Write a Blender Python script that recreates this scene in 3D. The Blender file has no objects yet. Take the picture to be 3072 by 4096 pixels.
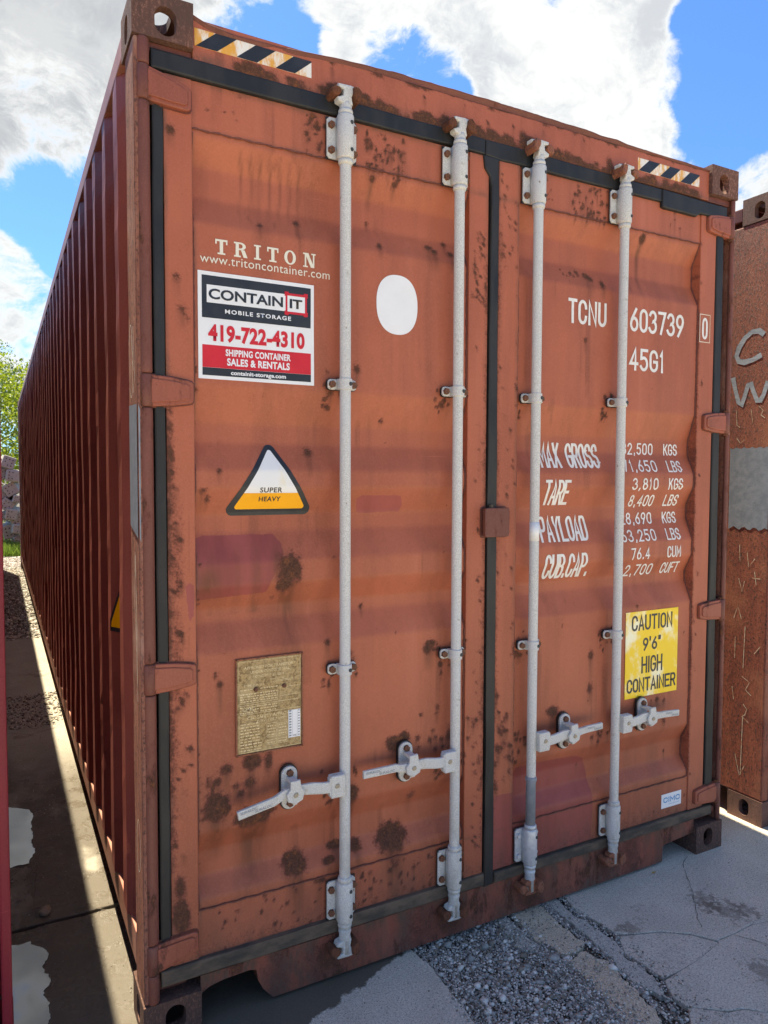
import bpy, bmesh, math, random
import numpy as np
from mathutils import Vector, Matrix, noise as mnoise
random.seed(7); RNG = np.random.default_rng(11)
S = bpy.context.scene; COL = S.collection
# ------------------------------------------------------------------ camera
cam = bpy.data.cameras.new('camera'); co = bpy.data.objects.new('camera', cam); COL.objects.link(co); S.camera = co
CR = Vector((0.88272386, -0.46987828, 0.00360504)); CU = Vector((0.01915026, 0.04363968, 0.99886378)); CF = Vector((0.46950171, 0.88165185, -0.04752007))
M = Matrix((CR, CU, -CF)).transposed().to_4x4(); M.translation = Vector((-0.33336, -2.04654, 1.60898)); co.matrix_world = M
cam.sensor_fit = 'VERTICAL'; cam.sensor_height = 36; cam.sensor_width = 27; cam.lens = 25.503; cam.clip_start = .02; cam.clip_end = 2000
S.render.resolution_x, S.render.resolution_y = 768, 1024
# ------------------------------------------------------------------ light
S.view_settings.view_transform = 'Standard'; S.view_settings.look = 'None'; S.view_settings.gamma = 1
S.view_settings.exposure = 1.5
S.view_settings.use_white_balance = True; S.view_settings.white_balance_temperature = 7350; S.view_settings.white_balance_tint = 6
SUND = Vector((-.095, .445, 1)).normalized()
sun = bpy.data.lights.new('sun', 'SUN'); sun.energy = 4.6; sun.angle = math.radians(.53); sun.color = (1, .93, .80)
so = bpy.data.objects.new('sun', sun); COL.objects.link(so); so.rotation_euler = (-SUND).to_track_quat('-Z', 'Y').to_euler(); so.location = (0, 0, 20)

def nn(nt, typ, **kw):
    n = nt.nodes.new('ShaderNode' + typ); ins = kw.pop('i', {})
    for k, v in kw.items(): setattr(n, k, v)
    for k, v in ins.items():
        s = n.inputs[k]
        if isinstance(v, bpy.types.NodeSocket): nt.links.new(v, s)
        elif isinstance(v, bpy.types.Node): nt.links.new(v.outputs[0], s)
        else:
            if isinstance(v, tuple) and len(v) == 3 and s.type == 'RGBA': v = (*v, 1)
            s.default_value = v
    return n
def mth(nt, op, a, b=None, c=None, clamp=False):
    i = {0: a}
    if b is not None: i[1] = b
    if c is not None: i[2] = c
    return nn(nt, 'Math', operation=op, use_clamp=clamp, i=i).outputs[0]
def mix(nt, f, a, b, mode='MIX'):
    n = nn(nt, 'Mix', data_type='RGBA', blend_type=mode)
    for s, v in ((n.inputs[0], f), (n.inputs[6], a), (n.inputs[7], b)):
        if isinstance(v, bpy.types.NodeSocket): nt.links.new(v, s)
        else: s.default_value = (*v, 1) if isinstance(v, tuple) and len(v) == 3 else v
    return n.outputs[2]
def rng(nt, v, a, b, c=0., d=1., smooth=True):
    return nn(nt, 'MapRange', interpolation_type='SMOOTHSTEP' if smooth else 'LINEAR', i={0: v, 1: a, 2: b, 3: c, 4: d}).outputs[0]
def nz(nt, vec, scale, detail=4., rough=.55, sc=(1, 1, 1), off=(0, 0, 0)):
    m = nn(nt, 'Mapping', i={0: vec, 'Scale': sc, 'Location': off})
    return nn(nt, 'TexNoise', i={'Vector': m, 'Scale': scale, 'Detail': detail, 'Roughness': rough}).outputs[0]

# sky: Nishita blue with broken cumulus; cloud banks sit at compass directions
W = bpy.data.worlds.new('World'); S.world = W; W.use_nodes = True; nt = W.node_tree; nt.nodes.clear()
sky = nn(nt, 'TexSky', sky_type='NISHITA', sun_disc=False, sun_elevation=math.asin(SUND.z), sun_rotation=math.atan2(SUND.x, SUND.y), air_density=1.0, dust_density=.6, ozone_density=1.5)
tc = nn(nt, 'TexCoord').outputs['Generated']
POS = [(0.078,0.876,0.476,0.205),(0.184,0.839,0.511,0.12),(0.019,0.927,0.375,0.089),(0.019,0.971,0.239,0.055),(0.011,0.987,0.16,0.06),(0.037,0.938,0.345,0.02),(0.081,0.936,0.342,0.016),(0.269,0.807,0.526,0.022),(0.366,0.77,0.522,0.077),(0.448,0.731,0.514,0.089),(0.526,0.705,0.476,0.121),(0.614,0.645,0.454,0.128),(0.633,0.595,0.495,0.057),(0.673,0.616,0.409,0.07),(0.7,0.552,0.453,0.02),(0.759,0.558,0.336,0.061),(0.718,0.589,0.371,0.038),(0.222,0.827,0.516,0.03),(0.335,0.776,0.534,0.045)]
NEG = [(0.275,0.827,0.49,0.07),(0.314,0.809,0.497,0.025),(0.439,0.77,0.463,0.062),(0.726,0.559,0.402,0.05),(0.736,0.522,0.432,0.08),(0.702,0.521,0.485,0.06),(0.664,0.56,0.495,0.019),(0.042,0.953,0.301,0.07),(0.091,0.946,0.313,0.065),(0.494,0.742,0.453,0.02)]
acc = None
for s, L in ((1, POS), (-1, NEG)):
    for x, y, z, r in L:
        d = nn(nt, 'VectorMath', operation='DISTANCE', i={0: tc, 1: (x, y, z)}).outputs['Value']
        v = rng(nt, d, r * 1.45, r * .45, 0., .27 * s)
        acc = v if acc is None else mth(nt, 'MAXIMUM' if s > 0 else 'ADD', acc, v)
warp = nn(nt, 'TexNoise', i={'Vector': tc, 'Scale': 7., 'Detail': 4.}).outputs['Color']
wv = nn(nt, 'VectorMath', operation='MULTIPLY_ADD', i={0: warp, 1: (.10, .10, .10), 2: tc}).outputs[0]
n1 = nz(nt, tc, 3.0, 2, .5, (1, 1, 1.6)); n2 = nz(nt, wv, 9, 9, .60, (1, 1, 1.5)); n4 = nz(nt, wv, 34, 7, .7, (1, 1, 1.3), (1, 4, 2)); n3 = nz(nt, wv, 6, 7, .6, (1, 1, 1.5), (3, 1, 2))
nsum = mth(nt, 'ADD', mth(nt, 'ADD', mth(nt, 'MULTIPLY', n1, .2), mth(nt, 'MULTIPLY', n2, .9)), mth(nt, 'MULTIPLY', mth(nt, 'SUBTRACT', n4, .5), .34))
cl = mth(nt, 'ADD', nsum, mth(nt, 'MULTIPLY', acc, .95))
mask = rng(nt, cl, .535, .72)
deep = rng(nt, cl, .62, .84)
lump = rng(nt, mth(nt, 'ADD', mth(nt, 'MULTIPLY', n3, .75), mth(nt, 'MULTIPLY', n4, .25)), .38, .60)
graybank = rng(nt, nn(nt, 'VectorMath', operation='DISTANCE', i={0: tc, 1: (.05, .88, .49)}).outputs['Value'], .30, .12)
white = mix(nt, mth(nt, 'MULTIPLY', deep, lump), (3.65, 3.85, 4.3), (2.4, 2.62, 3.15))
bank = mix(nt, lump, (2.5, 2.68, 3.1), (1.85, 2.0, 2.4))
white = mix(nt, mth(nt, 'MULTIPLY', graybank, deep), white, bank)
blue = mix(nt, 1., sky.outputs[0], (.32, .56, .92), 'MULTIPLY')
fin = mix(nt, mask, blue, white)
bg = nn(nt, 'Background', i={0: fin, 1: .1}); wo = nn(nt, 'OutputWorld', i={0: bg})

# ------------------------------------------------------------------ materials
def newmat(name):
    m = bpy.data.materials.new(name); m.use_nodes = True; nt = m.node_tree
    b = nt.nodes['Principled BSDF']; t = nn(nt, 'TexCoord').outputs['Object']; return m, nt, b, t
def setp(nt, b, col=None, rough=None, bump=None, bs=.3, bd=.002, metal=None, spec=None):
    for k, v in (('Base Color', col), ('Roughness', rough), ('Metallic', metal), ('Specular IOR Level', spec)):
        if v is None: continue
        if isinstance(v, bpy.types.NodeSocket): nt.links.new(v, b.inputs[k])
        else: b.inputs[k].default_value = (*v, 1) if isinstance(v, tuple) else v
    if bump is not None:
        n = nn(nt, 'Bump', i={'Height': bump, 'Strength': bs, 'Distance': bd}); nt.links.new(n.outputs[0], b.inputs['Normal'])
def attr(nt, n): return nn(nt, 'Attribute', attribute_name=n).outputs['Fac']

def m_paint(name, c1, c2, wear=.0, rustcol=(.062, .028, .018), streak=.6):
    m, nt, b, t = newmat(name)
    big = nz(nt, t, 1.7, 4, .6); vs = nz(nt, t, 9, 5, .6, (1, 1, .09)); fine = nz(nt, t, 90, 3, .6)
    col = mix(nt, rng(nt, big, .3, .7), c1, c2)
    col = mix(nt, rng(nt, vs, .42, .72, 0, streak), col, tuple(c * .6 for c in c1))
    pale = tuple(min(1, c * 1.12 + .03) for c in c1)
    col = mix(nt, rng(nt, nz(nt, t, 16, 4, .6, (1, 1, .05), (5, 0, 0)), .55, .85, 0, .5), col, pale)
    scr = rng(nt, nz(nt, t, 5, 3, .5, (.5, 1, 26), (7, 0, 1)), .735, .76, 0, .30); col = mix(nt, scr, col, tuple(min(1, c * 1.35 + .06) for c in c1))
    run = rng(nt, nz(nt, t, 26, 4, .55, (1, 1, .035), (2, 0, 8)), .56, .68, 0, .75); runm = rng(nt, nz(nt, t, 2.3, 3, .6, (1, 1, 1), (8, 3, 1)), .45, .62); col = mix(nt, mth(nt, 'MULTIPLY', run, runm), col, tuple(c * .55 for c in c1))
    chalk = rng(nt, nz(nt, t, 160, 5, .8), .46, .62, 0, .16); col = mix(nt, chalk, col, tuple(min(1, c * 1.25 + .05) for c in c1))
    chip = rng(nt, nz(nt, t, 24, 6, .8, (1, 1, .7), (1, 9, 4)), .70, .725, 0, .8); col = mix(nt, chip, col, (.20, .062, .042))
    rs = attr(nt, 'rust'); st = attr(nt, 'stain'); pt = attr(nt, 'patch'); gr = attr(nt, 'grime')
    pcol = mix(nt, rng(nt, vs, .4, .7), (.33, .075, .062), (.24, .05, .042))
    pn = mth(nt, 'ADD', pt, mth(nt, 'MULTIPLY', mth(nt, 'SUBTRACT', nz(nt, t, 60, 4), .5), .5))
    col = mix(nt, rng(nt, pn, .45, .55, 0, .95), col, pcol)
    drip = nz(nt, t, 38, 5, .65, (1, 1, .16))
    sm = mth(nt, 'MULTIPLY', st, rng(nt, drip, .3, .55, .4, 1.))
    col = mix(nt, mth(nt, 'MINIMUM', sm, .85), col, (.15, .046, .021))
    col = mix(nt, mth(nt, 'MULTIPLY', gr, rng(nt, nz(nt, t, 22, 6, .7, (1, 1, .35)), .35, .65, .25, .95)), col, (.105, .062, .042))
    nh = nz(nt, t, 130, 5, .75); nm = nz(nt, t, 34, 5, .7)
    nmix = mth(nt, 'ADD', mth(nt, 'MULTIPLY', nh, .75), mth(nt, 'MULTIPLY', nm, .25))
    rr = mth(nt, 'ADD', rs, mth(nt, 'MULTIPLY', mth(nt, 'SUBTRACT', nmix, .5), 1.75))
    # sparse specks everywhere
    sp = rng(nt, nz(nt, t, 46, 2, .5, (1, 1, .8), (9, 2, 4)), .74, .80, 0, .55); spm = rng(nt, nz(nt, t, 4, 2, .5), .5, .62)
    rr = mth(nt, 'MAXIMUM', rr, mth(nt, 'MULTIPLY', sp, spm))
    if wear > 0:
        w = nz(nt, t, 14, 6, .7, (1, 1, .4), (2, 7, 1)); rr = mth(nt, 'MAXIMUM', rr, rng(nt, w, .72 - wear * .35, .95 - wear * .35, 0, .9))
    halo = rng(nt, rr, .06, .62); core = rng(nt, rr, .40, .72)
    col = mix(nt, mth(nt, 'MULTIPLY', halo, .85), col, (.135, .045, .033))
    rc = mix(nt, rng(nt, nh, .35, .65), rustcol, (rustcol[0] * 2.1, rustcol[1] * 1.9, rustcol[2] * 1.7)); rc = mix(nt, rng(nt, nz(nt, t, 55, 5, .7, (1, 1, 1), (3, 3, 0)), .52, .66, 0, .8), rc, (.22, .075, .028))
    col = mix(nt, core, col, rc)
    rough = mth(nt, 'ADD', .52, mth(nt, 'MULTIPLY', halo, .45), clamp=True)
    bump = mth(nt, 'ADD', mth(nt, 'MULTIPLY', mth(nt, 'MULTIPLY', core, nh), 1.), mth(nt, 'MULTIPLY', fine, .06))
    setp(nt, b, col, rough, bump, .55, .004, spec=.35); return m
def m_peel(name, cols, rough=.75, grey=False):
    m, nt, b, t = newmat(name)
    v = nz(nt, t, 30, 7, .8, (1, 1, .17)); f = nz(nt, t, 120, 5, .8, (1, 1, .6)); g = nz(nt, t, 3, 4, .6)
    col = mix(nt, rng(nt, v, .35, .65), cols[0], cols[1]); col = mix(nt, rng(nt, f, .5, .62), col, cols[2]); col = mix(nt, rng(nt, g, .5, .7, 0, .8), col, cols[3])
    setp(nt, b, col, rough, mth(nt, 'ADD', v, mth(nt, 'MULTIPLY', f, .6)), .9, .006, spec=.25); return m
def m_simple(name, c1, c2, scale=20, rough=.5, bs=.2, bd=.001, metal=0, lo=.35, hi=.65, sc=(1, 1, 1), spec=.4, det=5):
    m, nt, b, t = newmat(name); n = nz(nt, t, scale, det, .65, sc)
    setp(nt, b, mix(nt, rng(nt, n, lo, hi), c1, c2), rough, n, bs, bd, metal, spec); return m
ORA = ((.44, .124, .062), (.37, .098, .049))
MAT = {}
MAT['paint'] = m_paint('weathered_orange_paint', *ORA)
MAT['sill'] = m_paint('rusty_orange_paint', (.36, .09, .048), (.26, .065, .04), wear=.74)
MAT['header'] = m_paint('orange_paint_upper', (.43, .118, .06), (.36, .095, .05), wear=.36)
MAT['hinge'] = m_paint('hinge_paint', (.36, .10, .055), (.25, .07, .042), wear=.66)
MAT['tube'] = m_paint('hinge_post_paint', (.20, .062, .04), (.145, .048, .034), wear=.74)
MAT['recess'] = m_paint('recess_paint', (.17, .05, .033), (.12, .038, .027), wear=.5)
MAT['side'] = m_paint('maroon_wall_paint', (.33, .085, .062), (.26, .062, .045), wear=.10, streak=.6)  # darker base than the door paint
MAT['rail'] = m_paint('side_rail_paint', (.52, .24, .17), (.44, .18, .12), wear=.35)
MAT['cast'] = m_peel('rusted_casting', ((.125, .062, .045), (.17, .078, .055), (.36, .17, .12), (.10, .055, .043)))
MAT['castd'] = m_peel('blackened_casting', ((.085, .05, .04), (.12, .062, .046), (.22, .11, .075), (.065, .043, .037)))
MAT['oldcast'] = m_peel('brown_casting', ((.12, .06, .046), (.16, .078, .058), (.07, .042, .036), (.20, .10, .075)))
MAT['peel'] = m_peel('peeled_post', ((.36, .15, .098), (.22, .08, .052), (.10, .05, .04), (.44, .25, .19)))
MAT['rust'] = m_peel('solid_rust', ((.12, .045, .025), (.19, .07, .035), (.08, .035, .022), (.14, .055, .032)), .9)
MAT['rust2'] = m_peel('dirty_blistered_paint', ((.26, .10, .06), (.33, .12, .065), (.12, .05, .028), (.22, .10, .05)), .55)
MAT['oldred'] = m_paint('crimson_paint', (.22, .012, .022), (.18, .010, .018), wear=.08)
MAT['rub'] = m_simple('black_rubber', (.013, .0135, .014), (.026, .0245, .023), 14, .55, .25, .002, sc=(1, 1, .3))
MAT['rubold'] = m_simple('dusty_rubber', (.055, .046, .036), (.14, .10, .068), 18, .85, .3, .002, sc=(.4, 1, 1))
def m_galv():
    m, nt, b, t = newmat('galvanised_speckled'); s = nz(nt, t, 300, 3, .6); g = nz(nt, t, 7, 4, .6, (1, 1, .3)); d = nz(nt, t, 40, 5, .7)
    col = mix(nt, rng(nt, s, .40, .62), (.50, .485, .45), (.66, .645, .60)); col = mix(nt, rng(nt, g, .45, .7, 0, .5), col, (.52, .54, .56))
    col = mix(nt, rng(nt, d, .60, .72, 0, .6), col, (.33, .28, .20))
    z_ = nn(nt, 'SeparateXYZ', i={0: t}).outputs[2]; low = mth(nt, 'MULTIPLY', rng(nt, z_, .9, .1), rng(nt, nz(nt, t, 18, 5, .7, (1, 1, .4)), .42, .62, 0, .55)); col = mix(nt, low, col, (.34, .31, .25))
    nick = rng(nt, nz(nt, t, 48, 4, .7, (1, 1, .5), (4, 4, 4)), .69, .72, 0, .8); col = mix(nt, nick, col, (.20, .12, .07))
    setp(nt, b, col, .6, s, .25, .001, spec=.35); return m
MAT['galv'] = m_galv()
MAT['greyp'] = m_simple('grey_touch_up_paint', (.20, .225, .255), (.26, .28, .31), 30, .45, .5, .002)
MAT['newz'] = m_simple('new_zinc', (.50, .51, .52), (.62, .63, .63), 60, .4, .1, .001, .3)
MAT['bolt'] = m_simple('rusty_bolt', (.11, .05, .03), (.20, .085, .045), 160, .85, .5, .002)
MAT['dark'] = m_simple('dark_rivet', (.03, .035, .035), (.05, .055, .055), 90, .6)
MAT['brass'] = m_simple('dull_rivet', (.42, .36, .26), (.34, .27, .18), 90, .5)
MAT['white'] = m_simple('white_lettering', (.78, .76, .72), (.72, .69, .63), 25, .5)
MAT['cream'] = m_simple('cream_lettering', (.76, .71, .58), (.62, .48, .26), 9, .5, lo=.5, hi=.75)
MAT['oval'] = m_simple('white_vinyl', (.80, .80, .80), (.76, .76, .76), 6, .35)
MAT['black'] = m_simple('black_vinyl', (.018, .02, .024), (.03, .032, .036), 12, .35)
MAT['red'] = m_simple('red_vinyl', (.62, .018, .028), (.56, .015, .024), 12, .35)
MAT['yel'] = m_simple('amber_vinyl', (.92, .42, .006), (.86, .38, .006), 12, .4)
MAT['blue'] = m_simple('blue_print', (.10, .33, .55), (.12, .36, .58), 12, .4)
def m_fade():   # worn reflective sheeting: white where sun bleached, amber where not
    m, nt, b, t = newmat('bleached_amber'); n = nz(nt, t, 26, 6, .7, (1, 1, .35)); g = nz(nt, t, 130, 4, .7)
    col = mix(nt, rng(nt, n, .42, .6), (.80, .76, .68), (.74, .36, .05)); col = mix(nt, rng(nt, g, .66, .74, 0, .7), col, (.42, .13, .03))
    setp(nt, b, col, .45); return m
MAT['fade'] = m_fade()
def m_yelsign():
    m, nt, b, t = newmat('faded_yellow_sign'); n = nz(nt, t, 11, 4, .6, (1, 1, .7), (3, 0, 5)); g = nz(nt, t, 90, 3, .6)
    col = mix(nt, rng(nt, n, .48, .66), (.92, .62, .012), (.93, .88, .62)); col = mix(nt, rng(nt, g, .72, .8, 0, .4), col, (.5, .3, .1))
    setp(nt, b, col, .4); return m
MAT['ysign'] = m_yelsign()
def m_plate():
    m, nt, b, t = newmat('corroded_data_plate'); n = nz(nt, t, 120, 6, .75); g = nz(nt, t, 14, 5, .65)
    col = mix(nt, rng(nt, n, .38, .62), (.16, .095, .035), (.44, .31, .14)); col = mix(nt, rng(nt, g, .4, .7, 0, .7), col, (.50, .38, .20))
    setp(nt, b, col, .55, n, .5, .001, .25); return m
MAT['plate'] = m_plate(); MAT['emboss'] = m_simple('embossed_letters', (.80, .66, .40), (.50, .36, .16), 130, .5)
MAT['sticker'] = m_simple('white_triangle', (.78, .78, .76), (.80, .66, .36), 14, .4, lo=.58, hi=.8, sc=(1, 1, .3))
def m_conc(name, wet=False, tint=(1, 1, 1), k=1.0):
    m, nt, b, t = newmat(name)
    a = nz(nt, t, 210, 4, .85); c = nz(nt, t, 5, 5, .6); d = nz(nt, t, 38, 6, .7)
    vor = nn(nt, 'TexVoronoi', i={'Vector': t, 'Scale': 95.}); agg = rng(nt, vor.outputs['Distance'], .18, .34)
    base = mix(nt, rng(nt, c, .3, .7), tuple(k * q * w for q, w in zip((.68, .605, .485), tint)), tuple(k * q * w for q, w in zip((.58, .515, .405), tint)))
    base = mix(nt, rng(nt, a, .47, .60, 0, .62), base, (.16 * k, .145 * k, .12 * k))
    vc = nn(nt, 'TexVoronoi', i={'Vector': t, 'Scale': 95.}).outputs['Color']
    base = mix(nt, mth(nt, 'MULTIPLY', mth(nt, 'SUBTRACT', 1., agg), .5), base, (.74 * k, .68 * k, .57 * k))
    pits = nz(nt, t, 115, 4, .8, (1, 1, 1), (6, 2, 0)); base = mix(nt, rng(nt, pits, .57, .63, 0, .75), base, (.15 * k, .135 * k, .115 * k)); lite = nz(nt, t, 140, 3, .7, (1, 1, 1), (0, 8, 0)); base = mix(nt, rng(nt, lite, .60, .66, 0, .6), base, (.80 * k, .75 * k, .66 * k))
    base = mix(nt, rng(nt, d, .60, .76, 0, .5), base, (.20, .17, .13))
    dirt = rng(nt, nz(nt, t, 2.6, 6, .7, (1, 1, 1), (4, 3, 0)), .6, .68, 0, .6); base = mix(nt, dirt, base, (.12, .095, .07))
    for sx_, sy_, r_ in ((2.02, -.24, .05), (2.045, -.33, .06), (2.0, -.28, .04), (1.85, -.60, .05), (1.64, -.23, .035), (1.60, -.22, .02), (2.1, -.36, .04), (1.95, -.9, .1)) if not wet else ():
        d_ = nn(nt, 'VectorMath', operation='DISTANCE', i={0: t, 1: (sx_, sy_, 0)}).outputs['Value']; d_ = mth(nt, 'ADD', d_, mth(nt, 'MULTIPLY', mth(nt, 'SUBTRACT', d, .5), r_ * 6.5)); base = mix(nt, rng(nt, d_, r_ * 1.25, r_ * .6, 0, .55), base, (.16, .125, .09))
    rough = .9
    hgt = mth(nt, 'ADD', a, mth(nt, 'MULTIPLY', d, 1.2))
    if wet:
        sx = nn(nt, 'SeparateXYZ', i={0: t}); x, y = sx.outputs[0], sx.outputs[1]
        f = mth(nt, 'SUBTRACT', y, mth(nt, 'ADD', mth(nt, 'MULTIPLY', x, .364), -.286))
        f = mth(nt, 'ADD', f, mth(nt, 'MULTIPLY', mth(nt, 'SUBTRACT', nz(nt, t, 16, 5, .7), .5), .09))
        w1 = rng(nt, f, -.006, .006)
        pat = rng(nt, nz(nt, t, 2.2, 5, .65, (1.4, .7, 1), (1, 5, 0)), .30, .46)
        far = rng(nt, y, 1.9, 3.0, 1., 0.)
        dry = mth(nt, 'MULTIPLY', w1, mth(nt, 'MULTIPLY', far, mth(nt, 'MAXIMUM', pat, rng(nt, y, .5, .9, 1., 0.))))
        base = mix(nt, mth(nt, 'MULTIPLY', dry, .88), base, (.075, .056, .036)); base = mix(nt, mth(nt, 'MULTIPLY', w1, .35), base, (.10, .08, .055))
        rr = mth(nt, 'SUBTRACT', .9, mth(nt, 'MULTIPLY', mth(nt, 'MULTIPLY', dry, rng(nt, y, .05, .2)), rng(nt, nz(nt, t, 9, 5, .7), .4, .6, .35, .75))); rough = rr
    setp(nt, b, base, rough, hgt, .5, .004, spec=.4); return m
MAT['conc'] = m_conc('broomed_concrete'); MAT['concw'] = m_conc('damp_concrete', True); MAT['concb'] = m_conc('beige_concrete', tint=(1.03, .95, .82)); MAT['concg'] = m_conc('grey_mortar', tint=(.84, .88, .92), k=.95)
def m_dirt():
    m, nt, b, t = newmat('gravelly_dirt'); v = nn(nt, 'TexVoronoi', i={'Vector': t, 'Scale': 70.}); v2 = nn(nt, 'TexVoronoi', i={'Vector': t, 'Scale': 190.})
    g = nz(nt, t, 3, 5, .6); st = mix(nt, v.outputs['Color'], (.20, .185, .16), (.40, .385, .36)); bw = nn(nt, 'RGBToBW', i={0: v.outputs['Color']})
    st = mix(nt, bw.outputs[0], (.11, .10, .085), (.40, .38, .345)); col = mix(nt, rng(nt, v.outputs['Distance'], .3, .55), st, (.05, .043, .034))
    col = mix(nt, rng(nt, g, .4, .7, 0, .5), col, (.14, .115, .085))
    h = mth(nt, 'SUBTRACT', 1., mth(nt, 'ADD', v.outputs['Distance'], mth(nt, 'MULTIPLY', v2.outputs['Distance'], .4)))
    setp(nt, b, col, .95, h, .9, .008, spec=.2); return m
MAT['dirt'] = m_dirt()
MAT['st1'] = m_simple('limestone_pale', (.76, .70, .60), (.56, .51, .43), 40, .9, .4, .002); MAT['st2'] = m_simple('stone_grey', (.41, .38, .33), (.28, .26, .225), 40, .9, .4, .002); MAT['st3'] = m_simple('stone_brown', (.27, .22, .165), (.18, .145, .11), 40, .9, .4, .002)
m, nt_, b_, t_ = newmat('puddle_water'); setp(nt_, b_, (.075, .078, .08), .03, nz(nt_, t_, 9, 3), .03, .002); b_.inputs['IOR'].default_value = 1.9; MAT['water'] = m
MAT['block'] = m_simple('pinkish_concrete', (.42, .38, .32), (.34, .31, .27), 18, .9, .4, .01)
MAT['hole'] = m_simple('dark_hole_disc', (.03, .02, .018), (.05, .03, .025), 18, .9)  # dark colour stands in for the shade inside the holes
def m_leaf(name, c1, c2):
    m, nt, b, t = newmat(name); n = nz(nt, t, 6, 3); rnd = nn(nt, 'NewGeometry').outputs['Random Per Island']
    setp(nt, b, mix(nt, rnd, c1, c2), .5); nt.links.new(mix(nt, rnd, c1, c2), b.inputs['Base Color'])
    tr = nn(nt, 'BsdfTranslucent', i={0: mix(nt, rnd, c1, c2)}); ms = nn(nt, 'MixShader', i={0: .45, 1: b.outputs[0], 2: tr.outputs[0]}); nt.links.new(ms.outputs[0], nt.nodes['Material Output'].inputs[0]); return m
MAT['leafy'] = m_leaf('yellow_green_leaves', (.20, .28, .02), (.36, .42, .03)); MAT['leafp'] = m_leaf('pale_willow_leaves', (.12, .20, .05), (.26, .36, .12)); MAT['grass'] = m_leaf('grass_blades', (.08, .17, .02), (.26, .36, .06))
MAT['leafd'] = m_leaf('dark_leaves', (.03, .07, .015), (.07, .13, .03))
MAT['bark'] = m_simple('bark', (.12, .095, .07), (.07, .055, .04), 20, .95, .6, .01)
MAT['drylf'] = m_simple('dry_leaf', (.45, .30, .05), (.36, .22, .05), 60, .7)

# ------------------------------------------------------------------ geometry helpers
def link(o, parent=None):
    COL.objects.link(o)
    if parent is not None:
        o.parent = parent
        if parent.parent is None and parent.type == 'EMPTY': o.matrix_parent_inverse = Matrix.Translation(-parent.location)
    return o
def obj(name, bm, m, parent=None, smooth=False, bevel=0, fields=None, loc=None):
    me = bpy.data.meshes.new(name); bmesh.ops.recalc_face_normals(bm, faces=bm.faces[:]); bm.to_mesh(me); bm.free()
    return omesh(name, me, m, parent, smooth, fields, loc)
def omesh(name, me, m, parent=None, smooth=False, fields=None, loc=None):
    mats = m if isinstance(m, (list, tuple)) else [m]
    for q in mats: me.materials.append(MAT[q])
    if smooth: me.polygons.foreach_set('use_smooth', np.ones(len(me.polygons), bool))
    if fields: set_fields(me, fields)
    o = bpy.data.objects.new(name, me)
    if loc is not None: o.location = loc
    return link(o, parent)
def empty(name, loc, label, cat, group=None):
    o = bpy.data.objects.new(name, None); o.location = loc; COL.objects.link(o); o['label'] = label; o['category'] = cat; o.empty_display_size = .3
    if group: o['group'] = group
    return o
def tag(o, label=None, cat=None, group=None, kind=None):
    for k, v in (('label', label), ('category', cat), ('group', group), ('kind', kind)):
        if v: o[k] = v
    return o
def box(bm, x0, x1, y0, y1, z0, z1, bev=0, seg=2):
    r = bmesh.ops.create_cube(bm, size=1); vs = r['verts']
    for v in vs: v.co = ((x0 + x1) / 2 + v.co.x * (x1 - x0), (y0 + y1) / 2 + v.co.y * (y1 - y0), (z0 + z1) / 2 + v.co.z * (z1 - z0))
    if bev:
        es = list({e for v in vs for e in v.link_edges}); bmesh.ops.bevel(bm, geom=es, offset=bev, segments=seg, affect='EDGES', profile=.5)
def cyl(bm, p0, p1, r, r2=None, n=16, cap=True):
    p0, p1 = Vector(p0), Vector(p1); d = p1 - p0
    mt = Matrix.Translation((p0 + p1) / 2) @ d.to_track_quat('Z', 'Y').to_matrix().to_4x4()
    bmesh.ops.create_cone(bm, cap_ends=cap, segments=n, radius1=r, radius2=r if r2 is None else r2, depth=d.length, matrix=mt)
def lathe(bm, cx, cy, prof, n=20):
    rings = [[bm.verts.new((cx + r * math.cos(2 * math.pi * k / n), cy + r * math.sin(2 * math.pi * k / n), z)) for k in range(n)] for z, r in prof]
    for a, b in zip(rings, rings[1:]):
        for k in range(n): bm.faces.new((a[k], a[(k + 1) % n], b[(k + 1) % n], b[k]))
    bm.faces.new(rings[0][::-1]); bm.faces.new(rings[-1])
def prism(bm, pts, y0, y1, bev=0):   # outline in x,z pushed along y
    f = bm.faces.new([bm.verts.new((x, y0, z)) for x, z in pts]); r = bmesh.ops.extrude_face_region(bm, geom=[f])
    vs = [g for g in r['geom'] if isinstance(g, bmesh.types.BMVert)]
    for v in vs: v.co.y = y1
    if bev:
        front = f if y0 < y1 else None
        es = [e for e in f.edges]; bmesh.ops.bevel(bm, geom=es, offset=bev, segments=2, affect='EDGES', profile=.5)
def sweep(bm, pts, w, t):            # flat bar along a path in x,z; w tall, t thick in y
    rings = []
    for i, (x, y, z, *ww) in enumerate(pts):
        h = (ww[0] if ww else w) / 2; tt = (ww[1] if len(ww) > 1 else t) / 2
        a = pts[max(i - 1, 0)]; c = pts[min(i + 1, len(pts) - 1)]; d = Vector((c[0] - a[0], 0, c[2] - a[2])).normalized(); n = Vector((-d.z, 0, d.x)); b = .25
        cs = [(-1, -1 + b), (-1 + b, -1), (1 - b, -1), (1, -1 + b), (1, 1 - b), (1 - b, 1), (-1 + b, 1), (-1, 1 - b)]
        rings.append([bm.verts.new(Vector((x, y, z)) + n * (u * h) + Vector((0, v * tt, 0))) for u, v in cs])
    for a, b in zip(rings, rings[1:]):
        for k in range(8): bm.faces.new((a[k], a[(k + 1) % 8], b[(k + 1) % 8], b[k]))
    bm.faces.new(rings[0]); bm.faces.new(rings[-1][::-1])
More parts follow.
